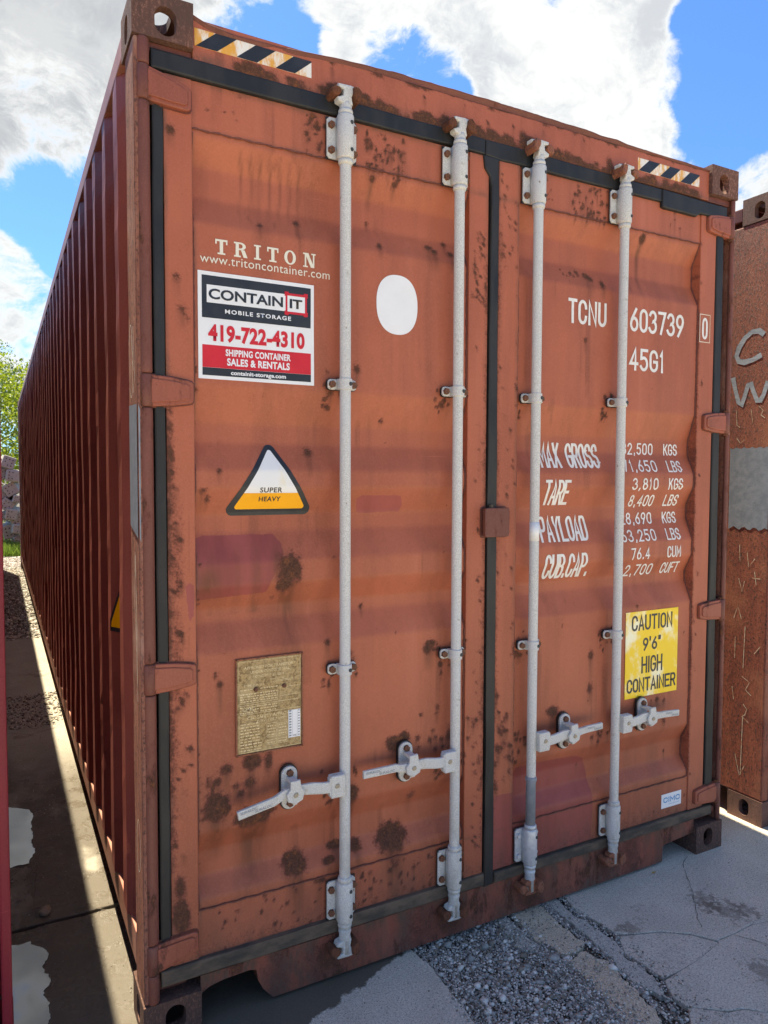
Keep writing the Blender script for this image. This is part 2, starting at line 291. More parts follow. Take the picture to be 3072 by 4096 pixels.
def rrect(x0, x1, z0, z1, r, n=4):
    P = []
    for cx, cz, a0 in ((x1 - r, z1 - r, 0), (x0 + r, z1 - r, 90), (x0 + r, z0 + r, 180), (x1 - r, z0 + r, 270)):
        for k in range(n + 1): a = math.radians(a0 + 90 * k / n); P.append((cx + r * math.cos(a), cz + r * math.sin(a)))
    return P
def dice(bm, sx=None, sz=None):
    xs = [v.co.x for v in bm.verts]; zs = [v.co.z for v in bm.verts]
    for ax, st, lo, hi in ((0, sx, min(xs), max(xs)), (2, sz, min(zs), max(zs))):
        if not st: continue
        n = [0, 0, 0]; n[ax] = 1; p = lo + st
        while p < hi - st * .3:
            co_ = [0, 0, 0]; co_[ax] = p; bmesh.ops.bisect_plane(bm, geom=bm.verts[:] + bm.edges[:] + bm.faces[:], plane_co=co_, plane_no=n, dist=1e-6); p += st
BMN = bmesh.new
def bolt_mesh(name, r, h, mkey, dome=False):
    bm = BMN(); cyl(bm, (0, 0, 0), (0, -h, 0), r, r * (.75 if dome else .92), 12 if dome else 6); me = bpy.data.meshes.new(name); bm.to_mesh(me); bm.free(); me.materials.append(MAT[mkey]); return me
def place(name, me, loc, parent, rot=0):
    o = bpy.data.objects.new(name, me); o.location = loc; o.rotation_euler = (0, rot, 0); return link(o, parent)

# door sheet profile: five horizontal corrugations
PR = [(3,0),(2.56,0),(2.488,1),(2.401,1),(2.323,0),(1.873,0),(1.767,1),(1.707,1),(1.629,0),(1.577,0),(1.497,1),(1.445,1),(1.357,0),(1.291,0),(1.219,1),(1.180,1),(1.095,0),(.568,0),(.5,1),(.424,1),(.371,0),(0,0)]
PZ = np.array([a for a, b in PR][::-1]); PD = np.array([b for a, b in PR][::-1])
_zf = np.arange(0, 3.001, .004); _df = np.interp(_zf, PZ, PD); _k = np.hanning(7); _k /= _k.sum(); _df = np.convolve(np.pad(_df, 3, 'edge'), _k, 'valid')
ZG = .3425 + .007 * np.arange(320); _zd = .027 + .035 * np.interp(ZG, _zf, _df)
def pdepth(z): return np.interp(z, ZG, _zd)
def dents(X, Z): return .0009 * (np.sin(X * 7.3 + Z * 3.1) * np.sin(Z * 5.7 + 1.2) + .6 * np.sin(X * 17 + 2) * np.sin(Z * 13 + X * 4)) + .0006 * np.sin(X * 31 + 5 * Z + 1) * np.sin(Z * 24 - 7 * X) + .0003 * np.sin(X * 53 - 11 * Z) * np.sin(Z * 47 + 13 * X + 2)

# ------------------------------------------------------------------ rust, stain, patch and grime on the front, in door coordinates (x, z)
SP = []   # x, z, rx, rz, strength, streak length
def sp(x, z, rx, rz=None, s=1., L=0.): SP.append((x, z, rx, rz or rx, s, max(L, rx * 5 if rx > .007 else 0)))
for a in [(.449,1.33,.034,.040,1.1,.32),(.430,1.285,.022,.02,1.0,.12),(.516,1.685,.014,.013,.85,.08),(.232,1.625,.007,.008,.8,.04),(.183,1.569,.012,.008,.7),(.199,1.545,.008,.012,.7,.03),(.704,1.19,.007,.008,.8,.04),
 (.219,.640,.036,.038,1.15,.05),(.325,.588,.05,.026,1.15,.06),(.36,.60,.03,.02,1.),(.22,.713,.011,.014,.95),(.326,.756,.026,.024,.95,.03),(.376,.750,.012,.028,.9,.03),(.318,.694,.017,.016,.95),(.275,.69,.012,.008,.8),(.193,.715,.007,.02,.8),(.205,.69,.006,.03,.85),(.247,.747,.017,.016,.9,.02),(.29,.665,.012,.012,.8),
 (.655,.590,.020,.028,1.1,.03),(.811,.402,.048,.040,1.15,.08),(.465,.400,.034,.032,1.15,.04),(.812,.728,.026,.024,1.05,.02),(.886,.532,.016,.018,.55,.05),(.848,.745,.02,.014,.85),(.94,1.032,.016,.018,1.,.07),(.95,1.05,.02,.01,.8),(1.028,.717,.014,.03,.8),(.572,1.092,.011,.009,.85,.05),(.229,1.001,.009,.011,.9,.1),(.215,1.03,.006,.012,.7),(.396,1.243,.006,.006,.7),
 (.727,2.549,.012,.01,.85,.1),(.807,2.545,.010,.01,.8,.05),(.478,2.374,.012,.009,.9,.05),(.359,2.345,.009,.006,.8),(.721,2.418,.006,.006,.8,.03),(.756,2.346,.009,.01,.85,.04),(.945,2.372,.016,.008,.85),(.965,2.360,.014,.010,.85,.03),(1.01,2.395,.009,.009,.8,.02),(1.03,2.36,.014,.010,.85),
 (1.918,2.549,.014,.016,1.15,.24),(1.643,2.37,.018,.010,.85,.03),(1.66,2.36,.012,.01,.8),(1.714,2.344,.012,.016,.9,.06),(1.625,2.126,.008,.01,.85,.05),(.11,.341,.022,.046,1.1,.03),(.108,.43,.014,.03,1.),(1.492,.733,.024,.018,.9,.14),(1.678,.926,.012,.015,.95,.11),(1.676,.796,.014,.02,.75,.05),(2.05,.701,.010,.012,.85,.06),(2.093,.603,.010,.012,.7),(2.09,.69,.008,.01,.8,.05),(1.69,.601,.010,.010,.75),
 (.772,1.792,.007,.008,.8,.03),(.672,1.95,.012,.014,.8,.05),(.114,2.16,.009,.009,.85,.06),(.128,2.073,.011,.009,.85,.03),(.14,2.05,.006,.012,.7),(.10,2.555,.010,.012,1.1),(.543,.335,.02,.01,.8),(.614,.42,.03,.012,.9,.02),(.68,.405,.02,.016,.9),(.58,.385,.02,.01,.8),(.64,.63,.012,.012,.6)]: sp(*a)
R_ = random.Random(5)
def region(x0, x1, z0, z1, n, r0=.003, r1=.008, s0=.6, s1=.95, L=.0):
    r0 *= .62; r1 *= .68
    for _ in range(n): sp(R_.uniform(x0, x1), R_.uniform(z0, z1), R_.uniform(r0, r1), R_.uniform(r0, r1) * 1.25, R_.uniform(s0, s1), R_.uniform(0, L))
region(.50, .60, 2.58, 2.70, 34, .004, .012); region(.70, .84, 2.57, 2.69, 60, .004, .013, L=.03); region(.80, .84, 2.55, 2.62, 8, .006, .01)
region(.19, .30, 2.60, 2.71, 8); region(1.10, 1.165, 2.20, 2.45, 46, .004, .011); region(1.12, 1.165, .3, 2.1, 50, .004, .01); region(1.10, 1.16, .55, .8, 22, .004, .014); region(1.205, 1.29, 2.3, 2.66, 30, .004, .011); region(1.285, 1.30, .4, 2.6, 30, .003, .007)
region(1.215, 1.285, .48, .85, 34, .006, .016); region(1.21, 1.29, 1.0, 2.1, 24, .004, .008, L=.03); region(1.55, 1.72, 2.56, 2.69, 60, .004, .011, L=.04); region(1.36, 1.46, 2.58, 2.68, 16); region(1.50, 1.62, 2.355, 2.385, 10, .005, .01)
region(.084, .100, .45, 1.9, 40, .005, .012, .7, 1.1); region(.084, .12, .95, 1.65, 24, .005, .014, .6, .95); region(.10, .14, .5, 1.2, 10, .004, .012); region(.17, .60, .2, .34, 34, .004, .01); region(.62, 1.05, .2, .33, 55, .004, .013); region(.17, 1.05, 1.0, 1.85, 14, .003, .006)
region(.160, .172, .4, 2.5, 26, .004, .008); region(1.35, 2.23, .2, 1.1, 26, .003, .008, L=.05); region(.9, 1.06, .62, .85, 14, .006, .014); region(2.236, 2.27, .3, 2.6, 40, .003, .009); region(1.35, 2.2, 1.0, 2.3, 16, .002, .005); region(2.02, 2.12, 2.6, 2.70, 8, L=.12)
for bx in (.614, 1.028, 1.36, 1.775):           # rust weeping round clamps and brackets
    for cz in (1.894, 1.012, .648): region(bx - .07, bx + .06, cz - .05, cz + .04, 12, .005, .013, .6, 1.); region(bx - .06, bx - .03, cz - .08, cz - .02, 5, .005, .012, .8, 1.)
HS = []
for _ in range(130): x = R_.uniform(.25, 2.2); HS.append((x, R_.uniform(2.745, 2.775), R_.uniform(.008, .03), R_.uniform(.008, .022), R_.uniform(.7, 1.05), 0))
for bx in (.614, 1.028, 1.36, 1.775):
    for _ in range(9): HS.append((bx + R_.uniform(-.06, .1), R_.uniform(2.74, 2.80), R_.uniform(.01, .025), R_.uniform(.01, .022), R_.uniform(.8, 1.05), .0))
for x in (.9, 1.0, 1.07, 1.12, 1.24): HS.append((x, 2.765, .03, .022, 1.0, 0))
for _ in range(46): HS.append((R_.uniform(.5, 2.2), R_.uniform(2.862, 2.875), R_.uniform(.008, .03), .006, R_.uniform(.6, .95), .0))
for _ in range(20): HS.append((R_.uniform(.5, 2.2), R_.uniform(2.80, 2.86), .003, .004, .8, .04))
PATCH = [([(.160,1.43),(.19,1.438),(.403,1.436),(.425,1.409),(.429,1.373),(.40,1.32),(.388,1.296),(.376,1.262),(.16,1.251)], 1), ([(.677,1.544),(.70,1.552),(.84,1.55),(.852,1.52),(.846,1.497),(.69,1.494)], 1),
 ([(1.33,.545),(1.44,.545),(1.62,.535),(1.672,.515),(1.698,.45),(1.70,.34),(1.69,.186),(1.205,.186),(1.205,.471),(1.29,.465),(1.33,.47)], 1), ([(.13,1.30),(.155,1.315),(.155,1.21),(.14,1.2)], 1)]
def inpoly(x, z, P):
    r = np.zeros(len(x), bool); j = len(P) - 1
    for i in range(len(P)):
        xi, zi = P[i]; xj, zj = P[j]
        if zi != zj: r ^= ((zi > z) != (zj > z)) & (x < (xj - xi) * (z - zi) / (zj - zi) + xi)
        j = i
    return r
def pdist(x, z, P):
    d = np.full(len(x), 9.)
    for (ax, az), (bx, bz) in zip(P, P[1:] + P[:1]):
        vx, vz = bx - ax, bz - az; t = np.clip(((x - ax) * vx + (z - az) * vz) / (vx * vx + vz * vz + 1e-12), 0, 1); d = np.minimum(d, np.hypot(x - ax - t * vx, z - az - t * vz))
    return d
def set_fields(me, mode):
    n = len(me.vertices); c = np.empty(n * 3); me.vertices.foreach_get('co', c); c = c.reshape(-1, 3); x, z = c[:, 0], c[:, 2]
    wx = np.sin(x * 131 + z * 57) + np.sin(z * 173 - x * 91 + 1) + .7 * np.sin(x * 311 + 2 + z * 270); wz = np.sin(z * 149 + x * 77 + 2) + np.sin(x * 187 - z * 63) + .7 * np.sin(z * 331 + x * 205)
    rust = np.zeros(n); st = np.zeros(n); pt = np.zeros(n); gr = np.zeros(n)
    L = SP if mode == 'door' else HS if mode == 'header' else []
    for sx, sz, rx, rz, s, ln in L:
        q = (np.abs(x - sx) < 2.6 * rx) & (np.abs(z - sz) < 2.6 * rz)
        if q.any():
            if rx > .017: dd = np.hypot((x[q] - sx) / rx + wx[q] * .10, (z[q] - sz) / rz + wz[q] * .10); rust[q] = np.maximum(rust[q], np.minimum(s, .95) / (1 + np.exp((dd - 1.12) * 5.5)))
            else: rust[q] = np.maximum(rust[q], s * np.exp(-.75 * (((x[q] - sx) / rx) ** 2 + ((z[q] - sz) / rz) ** 2)))
        if ln > .015:
            q = (np.abs(x - sx) < 2 * rx) & (z < sz) & (z > sz - ln)
            if q.any(): st[q] = np.maximum(st[q], 1.0 * s * np.exp(-((x[q] - sx) / (rx * .75)) ** 2) * (1 - (sz - z[q]) / ln) ** .55)
    if mode == 'door':
        for P, k in PATCH:
            d = pdist(x, z, P); ins = inpoly(x, z, P); pt = np.maximum(pt, np.clip(np.where(ins, .5 + d / .016, .5 - d / .016), 0, 1))
        q = (x > .17) & (x < .43) & (z > 1.2) & (z < 1.42); st[q] = np.maximum(st[q], .55 * np.clip(np.sin(x[q] * 95) * .6 + np.sin(x[q] * 41 + 1) * .6, 0, 1) * np.clip((1.44 - z[q]) / .1, 0, 1))
        st = np.maximum(st, .95 * np.exp(-((x - .20) / .035) ** 2 - ((z - 1.30) / .055) ** 2)); st = np.maximum(st, .8 * np.exp(-((x - .41) / .02) ** 2 - ((z - 1.35) / .05) ** 2))
        q = (x > .30) & (x < .50) & (z > 2.33) & (z < 2.55); st[q] = np.maximum(st[q], .75 * np.clip(np.sin(x[q] * 210 + np.sin(z[q] * 30)) - .15, 0, 1) * np.clip((2.56 - z[q]) / .04, 0, 1) * np.clip((z[q] - 2.33) / .15, 0, 1))
        q = (x > .3) & (x < .56) & (z > .97) & (z < 1.30); st[q] = np.maximum(st[q], .5 * np.exp(-((x[q] - .45) / .045) ** 2))
        nse = .5 + .25 * wx * .6 + .15 * np.sin(z * 23 + 1) + .15 * np.sin(z * 9)
        for xc, wd, za, zb, am in ((.086, .017, .4, 2.0, .52), (.100, .025, .9, 1.65, .42), (1.166, .014, .25, 2.5, .42), (1.213, .014, .3, 2.6, .38), (2.238, .008, .3, 2.5, .4)): rust = np.maximum(rust, am * np.exp(-((x - xc) / wd) ** 2) * np.clip((z - za) / .1, 0, 1) * np.clip((zb - z) / .2, 0, 1) * np.clip(nse + .35, 0, 1.2))
        rust = np.maximum(rust, .34 * np.clip((.27 - z) / .06, 0, 1) * np.clip(nse, 0, 1.2))
        gr = np.maximum(gr, .62 * np.clip((.40 - z) / .2, 0, 1)); gr = np.maximum(gr, .25 * np.clip((1.1 - z) / 1., 0, 1))
        for xx in (.166, 1.298): gr = np.maximum(gr, .6 * np.exp(-((x - xx) / .006) ** 2))
        for zz in (2.575, .342): gr = np.maximum(gr, .7 * np.exp(-((z - zz) / .007) ** 2) * (x > .16) * (x < 2.24))
        gr = np.maximum(gr, .8 * np.exp(-((x - .085) / .006) ** 2)); gr = np.maximum(gr, .75 * np.exp(-((z - 2.705) / .012) ** 2)); gr = np.maximum(gr, .8 * np.exp(-((z - .19) / .03) ** 2))
        gr = np.maximum(gr, .5 * np.exp(-((x - 1.165) / .006) ** 2)); gr = np.maximum(gr, .5 * np.exp(-((x - 1.21) / .006) ** 2))
    elif mode == 'header':
        gr = np.maximum(gr, .95 * np.clip((2.79 - z) / .03, 0, 1)); rust = np.maximum(rust, .42 * np.clip((2.782 - z) / .03, 0, 1) * np.clip(.6 + .5 * np.sin(x * 17) + .4 * np.sin(x * 41), 0, 1.3)); gr = np.maximum(gr, .5 * np.clip((z - 2.862) / .012, 0, 1)); gr = np.maximum(gr, .6 * np.clip((.25 - x) / .1, 0, 1) * (z < 2.78))
    elif mode == 'sill':
        
        cs = sum(np.exp(-((x - bx) / .075) ** 2 - ((z - .085) / .06) ** 2) for bx in (.614, 1.028, 1.36, 1.775)); 
        rust[:] = .55 * np.clip(cs, 0, 1) + .38 * np.clip(np.sin(x * 13 + 2) * .5 + np.sin(x * 37) * .4 + .3 + .3 * wx * .5, 0, 1.3); gr = .42 + .7 * np.clip(.5 + .5 * np.sin(x * 23 + 1.3 * np.sin(x * 61)) * np.sin(x * 9), 0, 1) * .8 + .35 * np.clip((.05 - z) / .05, 0, 1) + .5 * np.clip((z - .12) / .03, 0, 1) + .5 * np.clip(cs, 0, 1); gr = np.clip(gr + .9 * np.clip((.55 - x) / .3, 0, 1), 0, 1.3)
    elif mode == 'patchpost': pt[:] = 0
    for nme, v in (('rust', rust), ('stain', st), ('patch', pt), ('grime', gr)):
        if v.max() > .01: me.attributes.new(nme, 'FLOAT', 'POINT').data.foreach_set('value', v.astype(np.float32))

# ------------------------------------------------------------------ container kit
def plate_hole(bm, o, U, V, N, w, h, t, hole=None, n=32):
    o, U, V, N = map(Vector, (o, U, V, N))
    if hole is None:
        c = [o, o + U * w, o + U * w + V * h, o + V * h]; a = [bm.verts.new(p) for p in c]; b = [bm.verts.new(p + N * t) for p in c]
        bm.faces.new(a); bm.faces.new(b[::-1])
        for k in range(4): bm.faces.new((a[k], a[(k + 1) % 4], b[(k + 1) % 4], b[k]))
        return
    hu, hv, ru, rv = hole; r = min(ru, rv); inn, out = [], []
    angs = [2 * math.pi * k / n for k in range(n)]
    for a in angs:
        ca, sa = math.cos(a), math.sin(a)
        inn.append((hu + r * ca + (ru - r) * (1 if ca > 1e-6 else -1 if ca < -1e-6 else 0), hv + r * sa + (rv - r) * (1 if sa > 1e-6 else -1 if sa < -1e-6 else 0)))
        px, pz = inn[-1][0] - hu, inn[-1][1] - hv; k = min(((w - hu) if px > 0 else hu) / max(abs(px), 1e-9), ((h - hv) if pz > 0 else hv) / max(abs(pz), 1e-9)); out.append([hu + px * k, hv + pz * k])
    for cx, cz in ((0, 0), (w, 0), (w, h), (0, h)):
        j = min(range(n), key=lambda i: (out[i][0] - cx) ** 2 + (out[i][1] - cz) ** 2); out[j] = [cx, cz]
    P = lambda q, d: bm.verts.new(o + U * q[0] + V * q[1] + N * d)
    i0, o0, i1, o1 = [P(q, 0) for q in inn], [P(q, 0) for q in out], [P(q, t) for q in inn], [P(q, t) for q in out]
    for k in range(n):
        l = (k + 1) % n
        bm.faces.new((o0[k], o0[l], i0[l], i0[k])); bm.faces.new((o1[l], o1[k], i1[k], i1[l])); bm.faces.new((i0[k], i0[l], i1[l], i1[k])); bm.faces.new((o0[l], o0[k], o1[k], o1[l]))
def casting(parent, x0, y0, z0, sx, sy, top, m='cast'):
    # sx: +1 when the outer side faces -x, sy: +1 when the outer end faces -y
    bm = BMN(); w, l, h = .162, .178, .118; X = lambda a: x0 + (a if sx > 0 else w - a); Y = lambda a: y0 + (a if sy > 0 else l - a); ex, ey = Vector((sx, 0, 0)), Vector((0, sy, 0)); Z = Vector((0, 0, 1))
    zh = .062 if not top else .050
    plate_hole(bm, (X(0), Y(0), z0), ex, Z, ey, w, h, .03, (.088, zh, .029, .0385))
    plate_hole(bm, (X(0), Y(.0302), z0), ey, Z, ex, l - .0302, h, .028, (.062, zh, .026, .038))
    zz = z0 + (h - .028 if top else 0)
    plate_hole(bm, (X(.0282), Y(.0302), zz + .0004), ex, ey, Z, w - .0284, l - .0304, .0274, (.055, .060, .032, .055))
    zz = z0 + (0 if top else h - .02); plate_hole(bm, (X(.0282), Y(.0302), zz + .0002), ex, ey, Z, w - .0284, l - .0304, .0198)
    if not top:
        plate_hole(bm, (X(w - .013), Y(.0302), z0 + .028), ey, Z, ex, l - .031, h - .049, .0128); plate_hole(bm, (X(.0284), Y(l - .014), z0 + .028), ex, Z, ey, w - .042, h - .049, .0136)
    bmesh.ops.bevel(bm, geom=[e for e in bm.edges if e.calc_face_angle(0) > 1.3 and e.calc_length() > .1], offset=.004, segments=2, affect='EDGES')
    return obj('corner_casting', bm, m, parent)
def corr_side(name, parent, x, sgn, L, y0, m, res=.25, seed=1, dent=.004, H=(.235, 2.80)):
    # vertical corrugation, outer faces towards -x when sgn=1
    ys = [y0 + .14]; ds = [.036]; y = y0 + .337 - .036
    while y < y0 + L - .2: ys += [y - .068, y, y + .072, y + .140]; ds += [.036, 0, 0, .036]; y += .278
    ys.append(y0 + L - .14); ds.append(.036); ys, ds = np.array(ys), np.array(ds)
    zs = np.linspace(H[0], H[1], max(3, int((H[1] - H[0]) / res))); V = []
    for i, yy in enumerate(ys):
        for zz in zs:
            e = dent * (mnoise.noise(Vector((yy * 3.1 + seed, zz * 2.3, seed))) + .8 * mnoise.noise(Vector((yy * 9 + seed, zz * 7, 3)))) ; d2 = max(0, mnoise.noise(Vector((yy * 1.3, zz * 1.1, seed + 9))) - .25) * dent * 4
            lo = math.exp(-((zz - .55) / .35) ** 2); y2 = yy + e * (1.5 + 2.2 * lo)
            V.append((x + sgn * (ds[i] + .003 + max(-.002, e * .6) + d2 * lo), y2, zz))
    nzs = len(zs); F = [(i * nzs + j, (i + 1) * nzs + j, (i + 1) * nzs + j + 1, i * nzs + j + 1) for i in range(len(ys) - 1) for j in range(nzs - 1)]
    if sgn < 0: F = [f[::-1] for f in F]
    me = bpy.data.meshes.new(name); me.from_pydata(V, [], [f[::-1] for f in F]); return omesh(name, me, m, parent)
def shell(root, x0, y0, L, mats, Wd=2.438, H=2.896, res=.25, dent=.004, seed=1):
    x1, y1 = x0 + Wd, y0 + L; sd, rl, cs = mats
    for X, sx in ((x0, 1), (x1 - .162, -1)):
        for Y, sy in ((y0, 1), (y1 - .178, -1)):
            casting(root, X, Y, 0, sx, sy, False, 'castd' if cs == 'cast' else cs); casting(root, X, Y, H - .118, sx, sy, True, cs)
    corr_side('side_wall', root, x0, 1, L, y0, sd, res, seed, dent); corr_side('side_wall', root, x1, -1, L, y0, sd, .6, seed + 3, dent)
    for xa, xb in ((x0 + .010, x0 + .07), (x1 - .07, x1 - .010)):
        bm = BMN(); box(bm, xa, xb, y0 + .179, y1 - .179, .13, .237, .004); obj('bottom_side_rail', bm, rl, root)
    for xa, xb in ((x0 + .001, x0 + .06), (x1 - .06, x1 - .001)):
        bm = BMN(); box(bm, xa, xb, y0 + .179, y1 - .179, 2.80, 2.862, .004)
        for v in bm.verts: v.co.z += .003 * math.sin(v.co.y)
        obj('top_side_rail', bm, rl, root)
    bm = BMN(); box(bm, x0 + .0605, x1 - .0605, y0 + .18, y1 - .18, 2.863, 2.874); obj('roof', bm, sd, root)
    bm = BMN(); box(bm, x0 + .075, x1 - .075, y0 + .08, y1 - .05, .14, .17); obj('floor', bm, 'rust', root)  # dark underside deck, put in to block light below the container
    bm = BMN(); box(bm, x0 + .163, x1 - .163, y1 - .05, y1 - .01, .02, 2.87); obj('end_wall', bm, sd, root)
    for X in (x0, x1 - .10):
        bm = BMN(); box(bm, X, X + .10, y1 - .12, y1 - .003, .119, H - .119, .004); obj('corner_post', bm, sd, root)
# ================================================================== GROUND
g = BMN(); 
for q in [((-300, 300), (-300, 300))]:
    f = g.faces.new([g.verts.new((-300, -300, -.016)), g.verts.new((300, -300, -.016)), g.verts.new((300, 300, -.016)), g.verts.new((-300, 300, -.016))])
ground = tag(obj('ground', g, 'dirt'), 'gravelly dirt yard with cracked concrete slabs around the containers', None, None, 'structure')
def slab(name, P, m, z=0., jit=.005, step=.012, thick=.05, ch=.0025, seed=0, parent=None, hf=1.):
    Q = []; P = list(P)
    for (ax, ay), (bx, by) in zip(P, P[1:] + P[:1]):
        L = math.hypot(bx - ax, by - ay); n = max(1, int(L / step)) if L < 3 else max(1, int(L / (step * 2)))
        for k in range(n):
            t = k / n; x, y = ax + (bx - ax) * t, ay + (by - ay) * t; nx, ny = -(by - ay) / L, (bx - ax) / L
            e = jit * (mnoise.noise(Vector((x * 30 * hf, y * 30 * hf, seed))) + .8 * hf * mnoise.noise(Vector((x * 90, y * 90, seed + 5))) + 1.2 * mnoise.noise(Vector((x * 8, y * 8, seed + 2)))); Q.append((x + nx * e, y + ny * e))
    A = sum(a[0] * b[1] - b[0] * a[1] for a, b in zip(Q, Q[1:] + Q[:1]))
    if A < 0: Q = Q[::-1]
    bm = BMN(); n = len(Q); inn = []
    for i in range(n):
        a, b = Q[i - 1], Q[(i + 1) % n]; dx, dy = b[0] - a[0], b[1] - a[1]; l = math.hypot(dx, dy) + 1e-9; inn.append((Q[i][0] - dy / l * ch, Q[i][1] + dx / l * ch))
    vi = [bm.verts.new((*p, z)) for p in inn]; vo = [bm.verts.new((*p, z - ch * .9)) for p in Q]; vb = [bm.verts.new((*p, z - thick)) for p in Q]
    for k in range(n):
        l = (k + 1) % n; bm.faces.new((vo[k], vo[l], vi[l], vi[k])); bm.faces.new((vb[k], vb[l], vo[l], vo[k]))
    bmesh.ops.triangle_fill(bm, use_beauty=True, edges=[bm.edges.get((vi[k], vi[(k + 1) % n])) for k in range(n)])
    o = obj(name, bm, m, parent); return o
FR = [(.881,.038),(.898,-.076),(.894,-.138),(.889,-.25),(.883,-.354),(.86,-.6),(.9,-1.0),(.88,-1.4),(.9,-14)]
slab('concrete_slab', [(.85, .755)] + FR + [(-20, -14), (-20, .755)], 'concw', parent=ground, seed=1)  # extended far out of view so the pale concrete bounces sun onto the doors
lane = [(.775, 2.965), (2.975, 4.095), (4.11, 5.04), (5.055, 5.95)]
for i, (a, b) in enumerate(lane): slab('concrete_slab', [(-2.8, a), (1.6, a + .02 * (i % 2)), (1.6, b + .06), (-2.8, b)], 'concw', z=-.001 * i, parent=ground, seed=3 + i, step=.05)
slab('concrete_slab', [(1.268,.06),(1.289,.035),(1.283,-.154),(1.267,-.169),(1.218,-.143),(1.229,-.108),(1.226,-.047),(1.253,.028)], 'concg', z=-.002, parent=ground, seed=11, jit=.012)
slab('concrete_slab', [(1.31,.2),(1.31,.051),(1.299,-.073),(1.291,-.14),(1.315,-.177),(1.323,-.226),(1.346,-.238),(1.411,-.233),(1.426,-.217),(1.442,-.072),(1.452,.021),(1.438,.2)], 'concb', z=.0, parent=ground, seed=12, jit=.013)
slab('concrete_slab', [(1.314,-.258),(1.402,-.254),(1.425,-.328),(1.424,-.393),(1.404,-.491),(1.396,-.574),(1.34,-.62),(1.30,-.9),(1.22,-.9),(1.25,-.6),(1.29,-.511),(1.289,-.454),(1.301,-.383),(1.304,-.355),(1.308,-.316)], 'concb', z=-.003, parent=ground, seed=13, jit=.016)
slab('concrete_slab', [(1.496,.2),(1.541,.2),(1.535,.056),(1.508,-.08),(1.523,-.141),(1.530,-.255),(1.500,-.353),(1.508,-.411),(1.499,-.48),(1.468,-.548),(1.455,-.525),(1.44,-.436),(1.456,-.329),(1.456,-.25),(1.468,-.124),(1.470,-.045)], 'concg', z=.001, parent=ground, seed=14, jit=.011)
E1 = [(1.572,.069),(1.545,-.044),(1.558,-.13),(1.572,-.232)]
C1 = [(1.622,-.262),(1.719,-.294),(1.802,-.355),(1.854,-.425),(1.934,-.426),(2.045,-.422),(2.12,-.44),(2.5,-.52),(4.5,-.9),(22,-3.9)]
C1b = [(a, b - .0035) for a, b in C1]
slab('concrete_slab', [(1.6, .7)] + E1 + C1 + [(22, .7)], 'conc', parent=ground, seed=15, jit=.0022)
C2 = [(1.522,-.476),(1.608,-.471),(1.713,-.461),(1.804,-.442),(1.848,-.434)]
slab('concrete_slab', [(1.565,-.248),(1.522,-.322),(1.529,-.388),(1.533,-.470)] + C2[1:] + [(1.7985,-.3600),(1.717,-.2985),(1.622,-.2655)], 'conc', z=-.002, parent=ground, seed=16, jit=.0022)
C2b = [(a, b - .003) for a, b in C2[::-1]]; C4 = [(1.496,-.592),(1.533,-.622),(1.584,-.662),(1.641,-.679),(1.70,-.727),(2.2,-.95),(4.5,-1.5),(22,-7)]
slab('concrete_slab', C1b[3:] + [(22, -4)] + C4[::-1] + [(1.490,-.545), (1.527,-.48)] + C2b[::-1][1:], 'conc', z=.0, parent=ground, seed=17, jit=.0022)
slab('concrete_slab', [(a, b - .0035) for a, b in C4] + [(22, -8), (22, -14), (.91, -14), (.9, -1.41), (1.30, -1.38), (1.36, -1.2), (1.435, -.66)], 'conc', z=-.002, parent=ground, seed=18, jit=.004)  # also run on unseen behind the camera for bounce light
slab('concrete_slab', [(1.6, .706), (6, .706), (6, 5), (1.6, 5)], 'conc', parent=ground, seed=19)
# hairline cracks that do not go through, and dirt stains lying in shallow hollows
def ribbon(name, pts, w, m, z, parent, seed=1):
    bm = BMN(); V = []
    Q = []
    for (ax, ay), (bx, by) in zip(pts, pts[1:]):
        n = max(2, int(math.hypot(bx - ax, by - ay) / .012))
        for k in range(n): t = k / n; x, y = ax + (bx - ax) * t, ay + (by - ay) * t; Q.append((x + .006 * mnoise.noise(Vector((x * 25, y * 25, seed))), y + .006 * mnoise.noise(Vector((x * 25, y * 25, seed + 7)))))
    for i, p in enumerate(Q):
        a, b = Q[max(i - 1, 0)], Q[min(i + 1, len(Q) - 1)]; dx, dy = b[0] - a[0], b[1] - a[1]; l = math.hypot(dx, dy) + 1e-9; ww = w * (.3 + .9 * abs(mnoise.noise(Vector((p[0] * 40, p[1] * 40, seed + 3))) + .3))
        V.append((bm.verts.new((p[0] - dy / l * ww, p[1] + dx / l * ww, z)), bm.verts.new((p[0] + dy / l * ww, p[1] - dx / l * ww, z))))
    for a, b in zip(V, V[1:]): bm.faces.new((a[0], a[1], b[1], b[0]))
    return obj(name, bm, m, parent)
MAT['crack'] = m_simple('crack_dirt', (.05, .042, .032), (.09, .075, .055), 60, .95)
ribbon('crack', [(2.23,.007),(2.157,-.031),(2.081,-.121),(1.997,-.212),(1.916,-.294),(1.85,-.36)], .0014, 'crack', .003, ground, 2)
ribbon('crack', [(1.93,-.44),(1.97,-.50),(2.0,-.56)], .0012, 'crack', .003, ground, 4)
ribbon('crack', [(-.27,1.1),(-.22,1.22),(-.245,.9),(-.235,.8)], .0015, 'crack', .003, ground, 5); ribbon('crack', [(-.33,3.3),(-.15,3.0),(-.05,3.12),(.05,3.4)], .003, 'crack', .003, ground, 6); ribbon('crack', [(-.33,3.02),(-.18,2.90),(-.02,2.99)], .003, 'crack', .003, ground, 7)
ribbon('crack', [(-.12,.80),(-.06,.795),(0,.74)], .002, 'crack', .003, ground, 8)
def blob(name, P, m, z, parent, seed, jit=.02, step=.008):
    o = slab(name, P, m, z, jit, step, thick=.0015, ch=.001, seed=seed, parent=parent, hf=.55); return o
